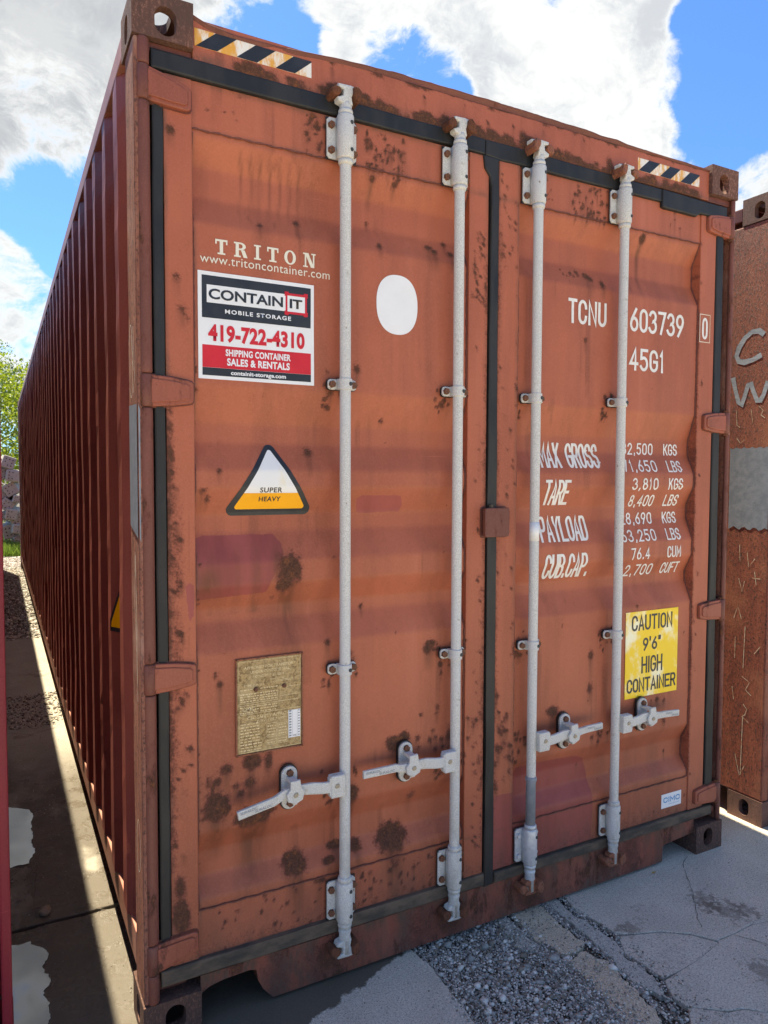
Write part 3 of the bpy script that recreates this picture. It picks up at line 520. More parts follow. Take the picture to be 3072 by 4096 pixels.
blob('puddle', [(-.34,1.86),(-.27,1.84),(-.225,1.78),(-.222,1.54),(-.225,1.32),(-.245,1.235),(-.34,1.245)], 'water', .0032, None, 21, .016)
tag(bpy.data.objects['puddle'], 'farther of two shallow puddles on the concrete lane left of the container', 'puddle')
blob('puddle', [(-.35,.69),(-.30,.665),(-.262,.675),(-.222,.60),(-.232,.511),(-.214,.40),(-.214,.30),(-.228,.2),(-.24,.05),(-.36,.05)], 'water', .0032, None, 22, .018)
tag(bpy.data.objects['puddle.001'], 'nearer puddle with grey sky reflection at the bottom left corner', 'puddle')
# gravel: real stones, joined
def rocks(name, spots, m, parent=None, seed=1, kind='stuff'):
    R2 = np.random.default_rng(seed); ico = bmesh.new(); bmesh.ops.create_icosphere(ico, subdivisions=1, radius=1); bv = np.array([v.co[:] for v in ico.verts]); bf = np.array([[v.index for v in f.verts] for f in ico.faces]); ico.free()
    n = len(spots); sp_ = np.array(spots); P = bv[None] * (1 + R2.uniform(-.28, .28, (n, len(bv), 1))); sc = sp_[:, 3][:, None, None] * R2.uniform(.6, 1.15, (n, 1, 3)) * np.array([1, 1, .72]); P = P * sc
    a = R2.uniform(0, 6.28, n); c, s = np.cos(a)[:, None], np.sin(a)[:, None]; X = P[..., 0] * c - P[..., 1] * s; Y = P[..., 0] * s + P[..., 1] * c
    V = np.stack([X + sp_[:, 0, None], Y + sp_[:, 1, None], P[..., 2] + sp_[:, 2, None]], -1).reshape(-1, 3); F = (bf[None] + (np.arange(n) * len(bv))[:, None, None]).reshape(-1, 3)
    me = bpy.data.meshes.new(name); me.vertices.add(len(V)); me.vertices.foreach_set('co', V.ravel()); me.loops.add(F.size); me.loops.foreach_set('vertex_index', F.ravel().astype(np.int32)); me.polygons.add(len(F)); me.polygons.foreach_set('loop_start', np.arange(0, F.size, 3, dtype=np.int32)); me.polygons.foreach_set('loop_total', np.full(len(F), 3, np.int32)); me.update(); me.validate()
    for q in m: me.materials.append(MAT[q])
    mi = np.repeat(R2.choice(len(m), n, p=[.3, .45, .25][:len(m)] if len(m) == 3 else None), len(bf)); me.polygons.foreach_set('material_index', mi.astype(np.int32))
    o = link(bpy.data.objects.new(name, me), parent)
    if kind: o['kind'] = kind
    return o
gp = []
GB = [(.86,.09),(1.268,.09),(1.31,-.14),(1.30,-.25),(1.27,-.5),(1.25,-1.38),(.9,-1.38),(.885,-.354),(.90,-.1)]
R3 = np.random.default_rng(3)
def scatter(poly, n, r0, r1, z, pw=2.2):
    xs = [p[0] for p in poly]; ys = [p[1] for p in poly]; x = R3.uniform(min(xs), max(xs), n); y = R3.uniform(min(ys), max(ys), n); k = inpoly(x, y, poly); x, y = x[k], y[k]; r = r0 + (r1 - r0) * R3.uniform(0, 1, len(x)) ** pw
    return [(a, b, z + c * .25, c) for a, b, c in zip(x, y, r)]
gp += scatter(GB, 26000, .0022, .0045, -.014, 1.5) + scatter(GB, 4200, .004, .010, -.014, 2.5) + scatter(GB, 240, .008, .015, -.012, 2)
for P in ([(1.425,.08),(1.50,.08),(1.468,-.05),(1.46,-.3),(1.43,-.55),(1.40,-.62),(1.41,-.5),(1.44,-.33),(1.44,-.1)], [(1.535,.06),(1.58,.06),(1.555,-.1),(1.575,-.25),(1.52,-.35),(1.535,-.5),(1.48,-.56),(1.44,-.68),(1.36,-.66),(1.46,-.55),(1.51,-.45),(1.50,-.35),(1.53,-.25),(1.51,-.08)], [(1.26,-.15),(1.31,-.13),(1.31,-.62),(1.2,-.62)]):
    gp += scatter(P, 4200, .002, .0045, -.0065, 1.5) + scatter(P, 420, .004, .009, -.006, 2)
gp += scatter([(.86,-.2),(.95,-.2),(.95,-.9),(.85,-.9)], 900, .0015, .005, .0, 2.2) + scatter([(1.2,.06),(1.32,.06),(1.33,-.62),(1.22,-.62)], 1200, .0018, .006, -.001, 2.2) + scatter(GB, 60, .013, .022, -.012, 2)
gravel = tag(rocks('gravel', gp, ['st1', 'st2', 'st3'], None, 4), 'loose grey and pale gravel between the concrete pieces in front of the doors', None, None, 'stuff')
dp = scatter([(-.4, 3.05), (.1, 3.05), (.1, 3.85), (-.4, 3.85)], 900, .004, .013, .0, 2) + scatter([(-.4, 5.9), (.2, 5.9), (.2, 14.2), (-.4, 14.2)], 9000, .008, .026, -.014, 1.6) + scatter([(-.34, .2), (.06, .2), (.06, 3), (-.34, 3)], 500, .001, .0032, .001, 2) + scatter([(.9, -.9), (3., -.9), (3., 0.), (1.5, 0.)], 900, .001, .0032, .001, 2) + scatter([(1.28, .05), (1.58, .05), (1.58, -.7), (1.25, -.7)], 1500, .0015, .0045, .001, 2.2) + scatter([(.45, -.12), (.9, .03), (.92, -.6), (.4, -.6)], 260, .0012, .004, .001, 2.5)
tag(rocks('rubble', dp, ['st3', 'st2', 'st1'], None, 5), 'crumbs of stone and dirt scattered along the concrete lane', None, None, 'stuff')
def stone(x, y, r, m, label, z=0, s=(1, .8, .6), seed=0):
    bm = BMN(); bmesh.ops.create_icosphere(bm, subdivisions=3, radius=1)
    for v in bm.verts:
        k = 1 + .30 * mnoise.noise(v.co * 1.2 + Vector((seed, 0, 0))) + .12 * mnoise.noise(v.co * 3 + Vector((seed, 1, 0))); v.co = Vector((v.co.x * s[0], v.co.y * s[1], v.co.z * s[2])) * (r * k)
    o = obj('stone', bm, m, None, True); o.location = (x, y, z + r * s[2] * .75); o.rotation_euler = (0, 0, seed); tag(o, label, 'stone')
MAT['rockp'] = m_simple('tan_rock', (.34, .25, .17), (.26, .18, .12), 30, .8, .5, .003)
stone(-.208, .83, .024, 'rockp', 'rounded tan stone lying alone on the damp concrete lane', seed=1)
stone(1.425, -.36, .016, 'st1', 'pale stone in the gravel seam right of the beige slab', -.008, seed=2); stone(1.33, -.25, .013, 'st1', 'pale chip of stone at the lower end of the beige slab', -.01, (1.2, .8, .5), seed=3)
stone(1.02, -.30, .014, 'st1', 'pale pebble in the middle of the dark gravel', -.01, seed=4); stone(1.12, -.62, .015, 'st2', 'grey pebble in the gravel near the bottom edge', -.01, seed=5)
bm = BMN(); f = bm.faces.new([bm.verts.new(p) for p in ((0, 0, 0), (.012, .004, .003), (.026, 0, .002), (.012, -.005, .001))]); o = obj('leaf', bm, 'drylf', None); o.location = (1.985, -.02, .004); tag(o, 'small yellow dry leaf on the concrete right of the door', 'leaf')

# ================================================================== MAIN CONTAINER
C0 = empty('shipping_container', (1.219, 6.096, 0), 'large weathered orange container with closed double doors and four white locking bars', 'shipping container')
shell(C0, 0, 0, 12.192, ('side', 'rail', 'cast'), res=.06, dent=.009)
for i in range(24):
    bm = BMN(); yy = .35 + i * .5; box(bm, .075, 2.363, yy, yy + .045, .06, .139); obj('crossmember', bm, 'rust', C0)
# front corner posts
for sx in (1, -1):
    X = (lambda a: a) if sx > 0 else (lambda a: 2.438 - a)
    x0, x1 = sorted((X(.004), X(.022))); bm = BMN(); box(bm, x0, x1, .006, .142, .119, 2.777, .006); dice(bm, None, .05)
    for v in bm.verts: v.co.x += .0012 * mnoise.noise(v.co * 9)
    post = obj('corner_post', bm, 'peel', C0)
    bm = BMN(); x0, x1 = sorted((X(.023), X(.13))); box(bm, x0, x1, .055, .12, .119, 2.777); obj('post_recess', bm, 'recess', post)
    hz = [(2.615, 2.705), (1.80, 1.888), (1.005, 1.09), (.205, .288)]
    edges = [.119] + [e for a, b in hz[::-1] for e in (a - .003, b + .003)] + [2.777]
    for a, b in zip(edges[::2], edges[1::2]):
        bm = BMN(); rl = .018 if sx > 0 else .0105; lathe(bm, X(.0285 if sx > 0 else .0165), .016 if sx > 0 else .013, [(a, rl - .0015), (a + .004, rl)] + [(z, rl) for z in np.arange(a + .03, b - .01, .03)] + [(b - .004, rl), (b, rl - .0015)], 18); obj('post_lip', bm, 'tube', post, True)
    if sx > 0:
        for z0, z1, n, wy in ((1.46, 1.81, 'grey_paint_patch', (.004, .134)),):
            bm = BMN(); P = []
            f = bm.faces.new([bm.verts.new(p) for p in ((.0022, wy[1], z0 + .01), (.0022, wy[0] + .004, z0 - .02), (.0022, wy[0] + .004, z1 - .005), (.0022, wy[1], z1))]); obj(n, bm, 'greyp', post)
            bm = BMN(); f = bm.faces.new([bm.verts.new(p) for p in ((.006, .0045, z0 - .02), (.0095, .0045, z0 - .03), (.0105, .0045, z1 - .02), (.006, .0045, z1 - .005))]); obj(n, bm, 'greyp', post)
    for a, b in hz:   # hinges: knuckle, blade with raised rim
        bm = BMN(); lathe(bm, X(.0285), .014, [(a, .016), (a + .003, .0185), (b - .003, .0185), (b, .016)], 18); hg = obj('hinge', bm, 'tube', C0, True)
        zc = (a + b) / 2; h = (b - a) / 2; tip = .156 if sx > 0 else .168; up = 1 if zc > 2.3 else -1 if zc < .5 else 0
        dz = -.018 if (up == 1 and sx > 0) else .018 if (up == -1 and sx > 0) else 0
        def blade(inset, y0, y1, bm, bv):
            L = [(X(.040), zc - h + inset), (X(tip - .060), zc - h * .90 + inset + dz * .5), (X(tip - .014 - inset * .4), zc - h * .74 + inset + dz), (X(tip - .004 - inset), zc - h * .66 + inset + dz), (X(tip - inset), zc - h * .52 + dz + inset * .6), (X(tip - inset), zc + h * .52 + dz - inset * .6), (X(tip - .004 - inset), zc + h * .66 - inset + dz), (X(tip - .014 - inset * .4), zc + h * .74 - inset + dz), (X(tip - .060), zc + h * .90 - inset + dz * .5), (X(.040), zc + h - inset)]
            prism(bm, L if sx > 0 else L[::-1], y0, y1, bv)
        bm = BMN(); blade(-.0035, .0165, .0235, bm, 0); obj('hinge_weld', bm, 'recess', hg)
        bm = BMN(); blade(0, .004, .022, bm, .004); obj('hinge_blade', bm, 'hinge', hg)
        bm = BMN(); blade(.011, -.001, .0045, bm, .003); obj('hinge_rib', bm, 'hinge', hg)
        bm = BMN(); cyl(bm, (X(.0285), .014, a - .010), (X(.0285), .014, a + .002), .012, n=12); obj('hinge_pin', bm, 'rust', hg); bm = BMN(); cyl(bm, (X(.0285), .014, b - .002), (X(.0285), .014, b + .010), .012, n=12); obj('hinge_pin', bm, 'rust', hg)
# header with dented roof edge
bm = BMN(); box(bm, .1625, 2.2755, .015, .075, 2.752, 2.868, .003); dice(bm, .012, .012); hd = obj('header', bm, 'header', C0, fields='header')
bm = BMN(); box(bm, .023, .1622, .022, .075, 2.752, 2.777, .003); obj('header_end', bm, 'recess', hd); bm = BMN(); box(bm, 2.2758, 2.415, .022, .075, 2.752, 2.777, .003); obj('header_end', bm, 'recess', hd)
V = []; F = []; xs = np.linspace(.163, 2.275, 150)
for i, x in enumerate(xs):
    zt = float(np.interp(x, [.16, .20, .27, .35, .45, .6, .8, 1.2, 1.45, 1.75, 1.8, 2.0, 2.15, 2.28], [2.876, 2.862, 2.853, 2.856, 2.861, 2.874, 2.885, 2.888, 2.887, 2.883, 2.879, 2.876, 2.877, 2.874])) + .0018 * mnoise.noise(Vector((x * 14, 0, 0))) + .0012 * mnoise.noise(Vector((x * 50, 3, 0)))
    yo = .009 + .004 * mnoise.noise(Vector((x * 11, 5, 0)))
    V += [(x, yo + .004, zt - .006), (x, yo, zt - .003), (x, yo + .003, zt), (x, .13, zt + .004), (x, .016, zt - .016 if x < .7 else min(zt - .008, 2.868))]
for i in range(len(xs) - 1):
    for k in range(3): F.append((i * 5 + k, i * 5 + 5 + k, i * 5 + 6 + k, i * 5 + 1 + k))
    F.append((i * 5 + 4, i * 5 + 9, i * 5 + 5, i * 5))
me = bpy.data.meshes.new('roof_edge'); me.from_pydata(V, [], F); omesh('roof_edge', me, 'recess', hd, True)
# sill with fork-pocket cut-outs
bm = BMN(); P = [(.163, .152), (.163, .098), (.19, .112), (.23, .119), (.31, .122), (.332, .116), (.338, .080), (.352, .05), (.385, .012), (2.085, .012), (2.087, .070), (2.095, .080), (2.275, .094), (2.275, .152)]
prism(bm, P, .015, .022); box(bm, .386, 2.084, .0221, .09, .012, .022); dice(bm, .02, .02); sl = obj('sill', bm, 'sill', C0, fields='sill')
for v in (0,): pass
bm = BMN(); box(bm, .023, 2.415, .0222, .09, .1525, .178, .003); obj('sill_ledge', bm, 'recess', sl)
for a, b in ((.163, .34), (2.09, 2.275)): bm = BMN(); box(bm, a, b, .0225, .35, .124, .132); obj('pocket_roof', bm, 'rust', sl)
bm = BMN(); box(bm, 2.086, 2.094, .0225, .35, .012, .122); obj('pocket_wall', bm, 'rust', sl)
bm = BMN(); box(bm, .341, .349, .0225, .35, .070, .122); obj('pocket_wall', bm, 'rust', sl)
# gaskets
def gasket(P, m='rub', y0=.012, y1=.05, bv=.006, name='door_gasket'):
    bm = BMN(); prism(bm, P, y0, y1, bv); dice(bm, .05, .05)
    for v in bm.verts: q = v.co * 5; v.co += Vector((mnoise.noise(q), .8 * mnoise.noise(q + Vector((9, 0, 0))), mnoise.noise(q + Vector((0, 0, 7))))) * .0022
    return obj(name, bm, m, C0, False)
gk = gasket([(.05, 2.706), (1.135, 2.704), (1.15, 2.703), (1.15, 2.757), (.05, 2.759)]); gasket([(1.1505, 2.703), (1.215, 2.697), (2.0, 2.700), (2.0, 2.749), (1.1505, 2.757)])
gasket([(2.0005, 2.680), (2.02, 2.676), (2.20, 2.676), (2.22, 2.69), (2.385, 2.69), (2.385, 2.742), (2.0005, 2.748)], y0=.008)
gasket([(.051, .205), (.082, .205), (.082, 2.705), (.051, 2.705)], y0=.016); gasket([(2.340, .205), (2.388, .205), (2.374, 2.689), (2.332, 2.689)], y0=.014)
gasket([(.051, .157), (1.17, .157), (1.17, .200), (.40, .203), (.051, .204)], 'rubold', y0=.006); gasket([(1.218, .152), (2.38, .152), (2.38, .192), (1.218, .190)], 'rubold', y0=.008)
gasket([(1.172, .148), (1.214, .150), (1.2085, 1.4), (1.207, 2.69), (1.215, 2.702), (1.142, 2.7025), (1.148, 2.66), (1.168, 2.635), (1.175, 2.60), (1.170, 1.5), (1.174, .5)], y0=.010)
# doors
def sheet(name, x0, x1, z0, z1, m, parent, rx=.008, rz=.007, prof=True, yoff=0, dent=.0015):
    ZL = ZG if prof else np.linspace(z0, z1, int((z1 - z0) / rz) + 1); nx, nzz = int((x1 - x0) / rx) + 1, len(ZL); X, Z = np.meshgrid(np.linspace(x0, x1, nx), ZL); X, Z = X.ravel(), Z.ravel(); Y = (pdepth(Z) if prof else .027 + 0 * Z) + yoff
    Y = Y + (dents(X, Z) if prof else 0)
    V = np.stack([X, Y, Z], 1); i = np.arange(nx - 1)[None] + (np.arange(nzz - 1) * nx)[:, None]; i = i.ravel(); F = np.stack([i, i + 1, i + nx + 1, i + nx], 1)
    me = bpy.data.meshes.new(name); me.from_pydata(V.tolist(), [], F.tolist()); return omesh(name, me, m, parent, True, 'door')
def door(x0, x1, s0, s1, nm):
    d = sheet('door', s0, s1, .3425, 2.5745, 'paint', C0)
    for a, b in ((x0, s0 + .002), (s1 - .002, x1)):
        bm = BMN(); box(bm, a, b, .018, .085, .195, 2.7035, .003); dice(bm, .012, .012); obj('door_stile', bm, 'paint', d, fields='door')
    sheet('door_rail', s0, s1, 2.5755, 2.7035, 'paint', d, prof=False, yoff=-.003, dent=.0004); sheet('door_rail', s0, s1, .195, .3415, 'paint', d, prof=False, yoff=-.003, dent=.0004)
    for zz in (2.575, .342):
        bm = BMN(); n = 90; pr = None
        for k in range(n):
            xa, xb = s0 + (s1 - s0) * k / n, s0 + (s1 - s0) * (k + 1) / n; 
            cyl(bm, (xa, .0245, zz + .0012 * math.sin(k)), (xb, .0245, zz + .0012 * math.sin(k + 1)), .0028 + .0008 * math.sin(k * 2.1), n=6, cap=False)
        obj('weld_seam', bm, 'recess', d, True)
    for xx, sg in ((s0 + .004, 1), (s1 - .004, -1)):   # weld bead following the corrugation at the stiles
        bm = BMN(); zz = np.arange(.345, 2.573, .02)
        for a, b in zip(zz, zz[1:]): cyl(bm, (xx, float(pdepth(a) + dents(xx, a)) - .001, a), (xx, float(pdepth(b) + dents(xx, b)) - .001, b), .0032 + .0008 * math.sin(a * 190), n=6, cap=False)
        obj('weld_seam', bm, 'recess', d, True)
    bm = BMN(); box(bm, x0 + .002, x1 - .002, .10, .12, .2, 2.7); obj('door_lining', bm, 'recess', d)
    return d
DL = door(.083, 1.168, .158, 1.090, 'l'); DR = door(1.211, 2.331, 1.300, 2.240, 'r')
# lock plate over the gap
bm = BMN(); prism(bm, rrect(1.148, 1.253, 1.403, 1.505, .009), -.008, .006, .003); lp = obj('lock_plate', bm, 'tube', C0); bm = BMN(); prism(bm, rrect(1.143, 1.258, 1.399, 1.509, .010), .0175, .0235); obj('lock_plate_weld', bm, 'recess', lp)
bm = BMN(); box(bm, 1.215, 1.25, .006, .0185, 1.41, 1.5); obj('lock_plate_base', bm, 'recess', lp); bm = BMN(); cyl(bm, (1.180, .004, 1.505), (1.180, .004, 1.516), .008, n=12); obj('seal_stud', bm, 'rubold', lp)

# ---- flat print that follows the corrugated sheet
def conform(bm, off):
    zs = [v.co.z for v in bm.verts]; z0, z1 = min(zs), max(zs)
    xs = [v.co.x for v in bm.verts]
    for x in np.arange(math.ceil(min(xs) / .04) * .04, max(xs), .04): bmesh.ops.bisect_plane(bm, geom=bm.verts[:] + bm.edges[:] + bm.faces[:], plane_co=(x, 0, 0), plane_no=(1, 0, 0), dist=1e-6)
    for z in ZG[(ZG > z0) & (ZG < z1)]:
        if float(abs(np.interp(z - .016, PZ, PD) - np.interp(z + .016, PZ, PD))) > 1e-6 or int(round((z - .3425) / .007)) % 6 == 0: bmesh.ops.bisect_plane(bm, geom=bm.verts[:] + bm.edges[:] + bm.faces[:], plane_co=(0, 0, z), plane_no=(0, 0, 1), dist=1e-6)
    for v in bm.verts: v.co.y += float(pdepth(v.co.z)) + float(dents(v.co.x, v.co.z)) - off
def flat(bm, P, y=0.): bm.faces.new([bm.verts.new((x, y, z)) for x, z in P])
_tc = {}
def text_bm(body, x0, x1, z0, z1, bold=0., xmax=None, y=0., shear=0., space=1.):
    # z0 baseline, z1 cap height, stretched to x0..x1
    cu = bpy.data.curves.new('t', 'FONT'); cu.body = body; cu.size = 1; cu.offset = bold; cu.resolution_u = 4; cu.space_character = space; cu.shear = shear
    o = bpy.data.objects.new('t', cu); COL.objects.link(o); dg = bpy.context.evaluated_depsgraph_get(); me = bpy.data.meshes.new_from_object(o.evaluated_get(dg)); bpy.data.objects.remove(o)
    if 'H' not in _tc:
        c2 = bpy.data.curves.new('t', 'FONT'); c2.body = 'H'; c2.size = 1; o = bpy.data.objects.new('t', c2); COL.objects.link(o); dg = bpy.context.evaluated_depsgraph_get(); m2 = bpy.data.meshes.new_from_object(o.evaluated_get(dg)); bpy.data.objects.remove(o); _tc['H'] = max(v.co.y for v in m2.vertices)
    bm = BMN(); bm.from_mesh(me); bpy.data.meshes.remove(me); xs = [v.co.x for v in bm.verts]; a, b = min(xs), max(xs); k = (x1 - x0) / (b - a); h = (z1 - z0) / _tc['H']
    for v in bm.verts: v.co = (x0 + (v.co.x - a) * k, y, z0 + v.co.y * h)
    return bm
def text(name, body, x0, x1, z0, z1, m, parent, off=.0012, bold=0., yc=None, **kw):
    bm = text_bm(body, x0, x1, z0, z1, bold, **kw)
    if yc is None: conform(bm, off)
    else:
        for v in bm.verts: v.co.y = yc
    return obj(name, bm, m, parent)
def A(cx, cz, rx, rz, a0, a1, n=9): return [(cx + rx * math.cos(math.radians(a0 + (a1 - a0) * k / n)), cz + rz * math.sin(math.radians(a0 + (a1 - a0) * k / n))) for k in range(n + 1)]
OO = A(.5, .72, .5, .28, 0, 180) + A(.5, .28, .5, .28, 180, 360) + [(1, .72)]
GL = {'O': [OO], '0': [OO], 'C': [A(.5, .72, .5, .28, 0, 180) + A(.5, .28, .5, .28, 180, 360)], 'G': [A(.5, .72, .5, .28, 0, 180) + A(.5, .28, .5, .28, 180, 360) + [(1, .46), (.55, .46)]],
 'S': [A(.5, .76, .48, .24, 5, 180, 7) + A(.5, .76, .48, .26, 180, 250, 4) + [(.5, .5)] + A(.5, .25, .5, .25, 70, 0, 4) + A(.5, .25, .5, .25, 0, -175, 8)], 'T': [[(0, 1), (1, 1)], [(.5, 1), (.5, 0)]], 'N': [[(0, 0), (0, 1), (1, 0), (1, 1)]],
 'U': [[(0, 1)] + A(.5, .28, .5, .28, 180, 360) + [(1, 1)]], 'M': [[(0, 0), (0, 1), (.5, .3), (1, 1), (1, 0)]], 'A': [[(0, 0), (.5, 1), (1, 0)], [(.17, .3), (.83, .3)]], 'X': [[(0, 1), (1, 0)], [(0, 0), (1, 1)]], 'R': [[(0, 0), (0, 1)] + A(.6, .74, .4, .26, 90, -90, 7) + [(0, .48)], [(.55, .48), (1, 0)]],
 'P': [[(0, 0), (0, 1)] + A(.6, .72, .4, .28, 90, -90, 7) + [(0, .44)]], 'Y': [[(0, 1), (.5, .5), (1, 1)], [(.5, .5), (.5, 0)]], 'L': [[(0, 1), (0, 0), (1, 0)]], 'D': [[(0, 0), (0, 1)] + A(.5, .68, .5, .32, 90, 0, 5) + A(.5, .32, .5, .32, 0, -90, 5) + [(0, 0)]], 'B': [[(0, 0), (0, 1)] + A(.55, .76, .38, .24, 90, -90, 7) + [(0, .52)], [(.4, .52)] + A(.6, .26, .4, .26, 90, -90, 7) + [(0, 0)]],
 'K': [[(0, 0), (0, 1)], [(1, 1), (.02, .4)], [(.35, .6), (1, 0)]], 'E': [[(1, 1), (0, 1), (0, 0), (1, 0)], [(0, .52), (.8, .52)]], 'F': [[(1, 1), (0, 1), (0, 0)], [(0, .52), (.8, .52)]], 'I': [[(.5, 0), (.5, 1)]], 'H': [[(0, 0), (0, 1)], [(1, 0), (1, 1)], [(0, .5), (1, .5)]],
 '6': [A(.5, .29, .5, .29, 180, 540, 16), [(.02, .33), (.1, .5), (.75, 1)]], '9': [A(.5, .71, .5, .29, 0, 360, 16), [(.98, .67), (.9, .5), (.25, 0)]], '7': [[(0, 1), (1, 1), (.35, 0)]], '4': [[(.72, 0), (.72, 1), (0, .28), (1, .28)]], '5': [[(.95, 1), (.12, 1), (.08, .56), (.1, .56)] + A(.48, .31, .5, .31, 120, -150, 12)], '1': [[(.2, .82), (.55, 1), (.55, 0)]],
 '3': [A(.46, .76, .46, .24, 160, -80, 10) + A(.46, .27, .54, .27, 80, -160, 10)], '2': [A(.5, .72, .48, .28, 170, -25, 8) + [(0, 0), (1, 0)]], '8': [A(.5, .76, .42, .24, 0, 360, 14), A(.5, .27, .5, .27, 0, 360, 14)], '.': [[(.5, 0), (.5, .09)]], ',': [[(.6, .07), (.3, -.10)]], "'": [[(.55, 1.08), (.5, .86)]], '"': [[(.3, 1.08), (.25, .86)], [(.85, 1.08), (.8, .86)]]}
GW = {'I': .12, '1': .5, '.': .25, ',': .3, ' ': .9, "'": .25, '"': .5, 'M': 1.15}
def stroke_bm(body, x0, x1, z0, z1, sw, gap=.45, y=0., slant=0.):
    ws = [GW.get(c, 1.) for c in body]; tot = sum(ws) + gap * (len(body) - 1); u = (x1 - x0 - sw) / tot; bm = BMN(); x = x0 + sw / 2; H = z1 - z0 - sw; i = 0
    for c, w in zip(body, ws):
        for pl in GL.get(c, []):
            P = [(x + px * w * u, z0 + sw / 2 + pz * H) for px, pz in pl]; i += 1; yy = y - .00004 * (i % 5); closed = math.hypot(P[0][0] - P[-1][0], P[0][1] - P[-1][1]) < 1e-5 and len(P) > 4
            if closed: P = P[:-1]
            n = len(P); L = []
            for k in range(n):
                a = P[k - 1] if (k or closed) else None; b = P[(k + 1) % n] if (k < n - 1 or closed) else None; c_ = P[k]
                d1 = Vector((c_[0] - a[0], c_[1] - a[1])).normalized() if a else None; d2 = Vector((b[0] - c_[0], b[1] - c_[1])).normalized() if b else None
                if d1 is None: d1 = d2; c_ = (c_[0] - d1.x * sw * .5, c_[1] - d1.y * sw * .5)
                elif d2 is None: d2 = d1; c_ = (c_[0] + d1.x * sw * .5, c_[1] + d1.y * sw * .5)
                if (d1 + d2).length < 1e-3: d2 = d1
                t = (d1 + d2).normalized(); nrm = Vector((-t.y, t.x)); k2 = min(1 / max(.3, nrm.dot(Vector((-d1.y, d1.x)))), 2.2)
                L.append([bm.verts.new((c_[0] + nrm.x * sw / 2 * k2 * s, yy, c_[1] + nrm.y * sw / 2 * k2 * s)) for s in (1, -1)])
            for a, b in list(zip(L, L[1:])) + ([(L[-1], L[0])] if closed else []):
                try: bm.faces.new((a[0], a[1], b[1], b[0]))
                except ValueError: pass
        x += (w + gap) * u
    if slant:
        for v in bm.verts: v.co.x += slant * (v.co.z - z0)
    return bm
def stencil(name, body, x0, x1, z0, z1, sw, parent, m='white', off=.0013, gap=.45, yc=None):
    bm = stroke_bm(body, x0, x1, z0, z1, sw, gap)
    if yc is None: conform(bm, off)
    else:
        for v in bm.verts: v.co.y += yc
    return obj(name, bm, m, parent)
# left door print
def serif():
    bm = BMN(); L = [('T', .225, .260), ('R', .279, .319), ('I', .338, .359), ('T', .378, .413), ('O', .431, .468), ('N', .491, .531)]; z0, z1 = 2.242, 2.284; H = z1 - z0; k = 0
    def rc(x0, w, a, b, c, d):
        nonlocal k; k += 1; flat(bm, [(x0 + a * w, z0 + b * H), (x0 + c * w, z0 + b * H), (x0 + c * w, z0 + d * H), (x0 + a * w, z0 + d * H)], -.00004 * (k % 6))
    for c, a, b in L:
        w = b - a
        if c == 'T': [rc(a, w, *q) for q in ((.36, 0, .64, 1), (0, .87, 1, 1), (0, .68, .12, .87), (.88, .68, 1, .87), (.18, 0, .82, .11))]
        if c == 'I': [rc(a, w, *q) for q in ((.28, 0, .72, 1), (0, .89, 1, 1), (0, 0, 1, .11))]
        if c == 'R':
            [rc(a, w, *q) for q in ((.12, 0, .36, 1), (0, 0, .5, .11), (0, .89, .3, 1))]
            P = A(.45, .74, .42, .26, 90, -90, 8); Q = A(.45, .74, .18, .15, 90, -90, 8); P = [(.3, 1)] + P + [(.3, .48)]; Q = [(.3, .89)] + Q + [(.3, .59)]
            for (p, q, r, s) in zip(P, P[1:], Q[1:], Q): flat(bm, [(a + t[0] * w, z0 + t[1] * H) for t in (p, q, r, s)], -.0003)
            flat(bm, [(a + t[0] * w, z0 + t[1] * H) for t in ((.5, .5), (.78, .5), (1, 0), (.7, 0))], -.00035)
        if c == 'O':
            P = A(.5, .5, .5, .5, 0, 360, 24); Q = A(.5, .5, .24, .40, 0, 360, 24)
            for (p, q, r, s) in zip(P, P[1:], Q[1:], Q): flat(bm, [(a + t[0] * w, z0 + t[1] * H) for t in (p, q, r, s)])
        if c == 'N':
            [rc(a, w, *q) for q in ((.13, 0, .25, 1), (0, 0, .38, .1), (0, .9, .3, 1), (.78, 0, .9, 1), (.65, .9, 1, 1))]
            flat(bm, [(a + t[0] * w, z0 + t[1] * H) for t in ((.13, 1), (.42, 1), (.9, 0), (.62, 0))], -.0003)
    conform(bm, .0016); return bm
obj('lettering', serif(), 'cream', DL)
text('lettering', 'www.tritoncontainer.com', .181, .578, 2.2145, 2.2395, 'cream', DL, .0014, space=1.05)
sb = BMN(); flat(sb, [(.174, 1.888), (.5255, 1.888), (.5255, 2.190), (.174, 2.190)]); conform(sb, .0025)
r = bmesh.ops.extrude_face_region(sb, geom=sb.faces[:]); [setattr(v.co, 'y', v.co.y + .002) for v in r['geom'] if isinstance(v, bmesh.types.BMVert)]
SG = obj('company_sign', sb, 'oval', DL)
def rect(name, x0, x1, z0, z1, m, parent, off): bm = BMN(); flat(bm, [(x0, z0), (x1, z0), (x1, z1), (x0, z1)]); conform(bm, off); return obj(name, bm, m, parent)
rect('sign_panel', .185, .515, 2.060, 2.179, 'black', SG, .0030); rect('sign_panel', .199, .436, 2.103, 2.153, 'oval', SG, .0034); rect('sign_panel', .185, .515, 1.9205, 1.984, 'red', SG, .0030); rect('sign_panel', .185, .515, 1.898, 1.920, 'black', SG, .0030)
bm = BMN()
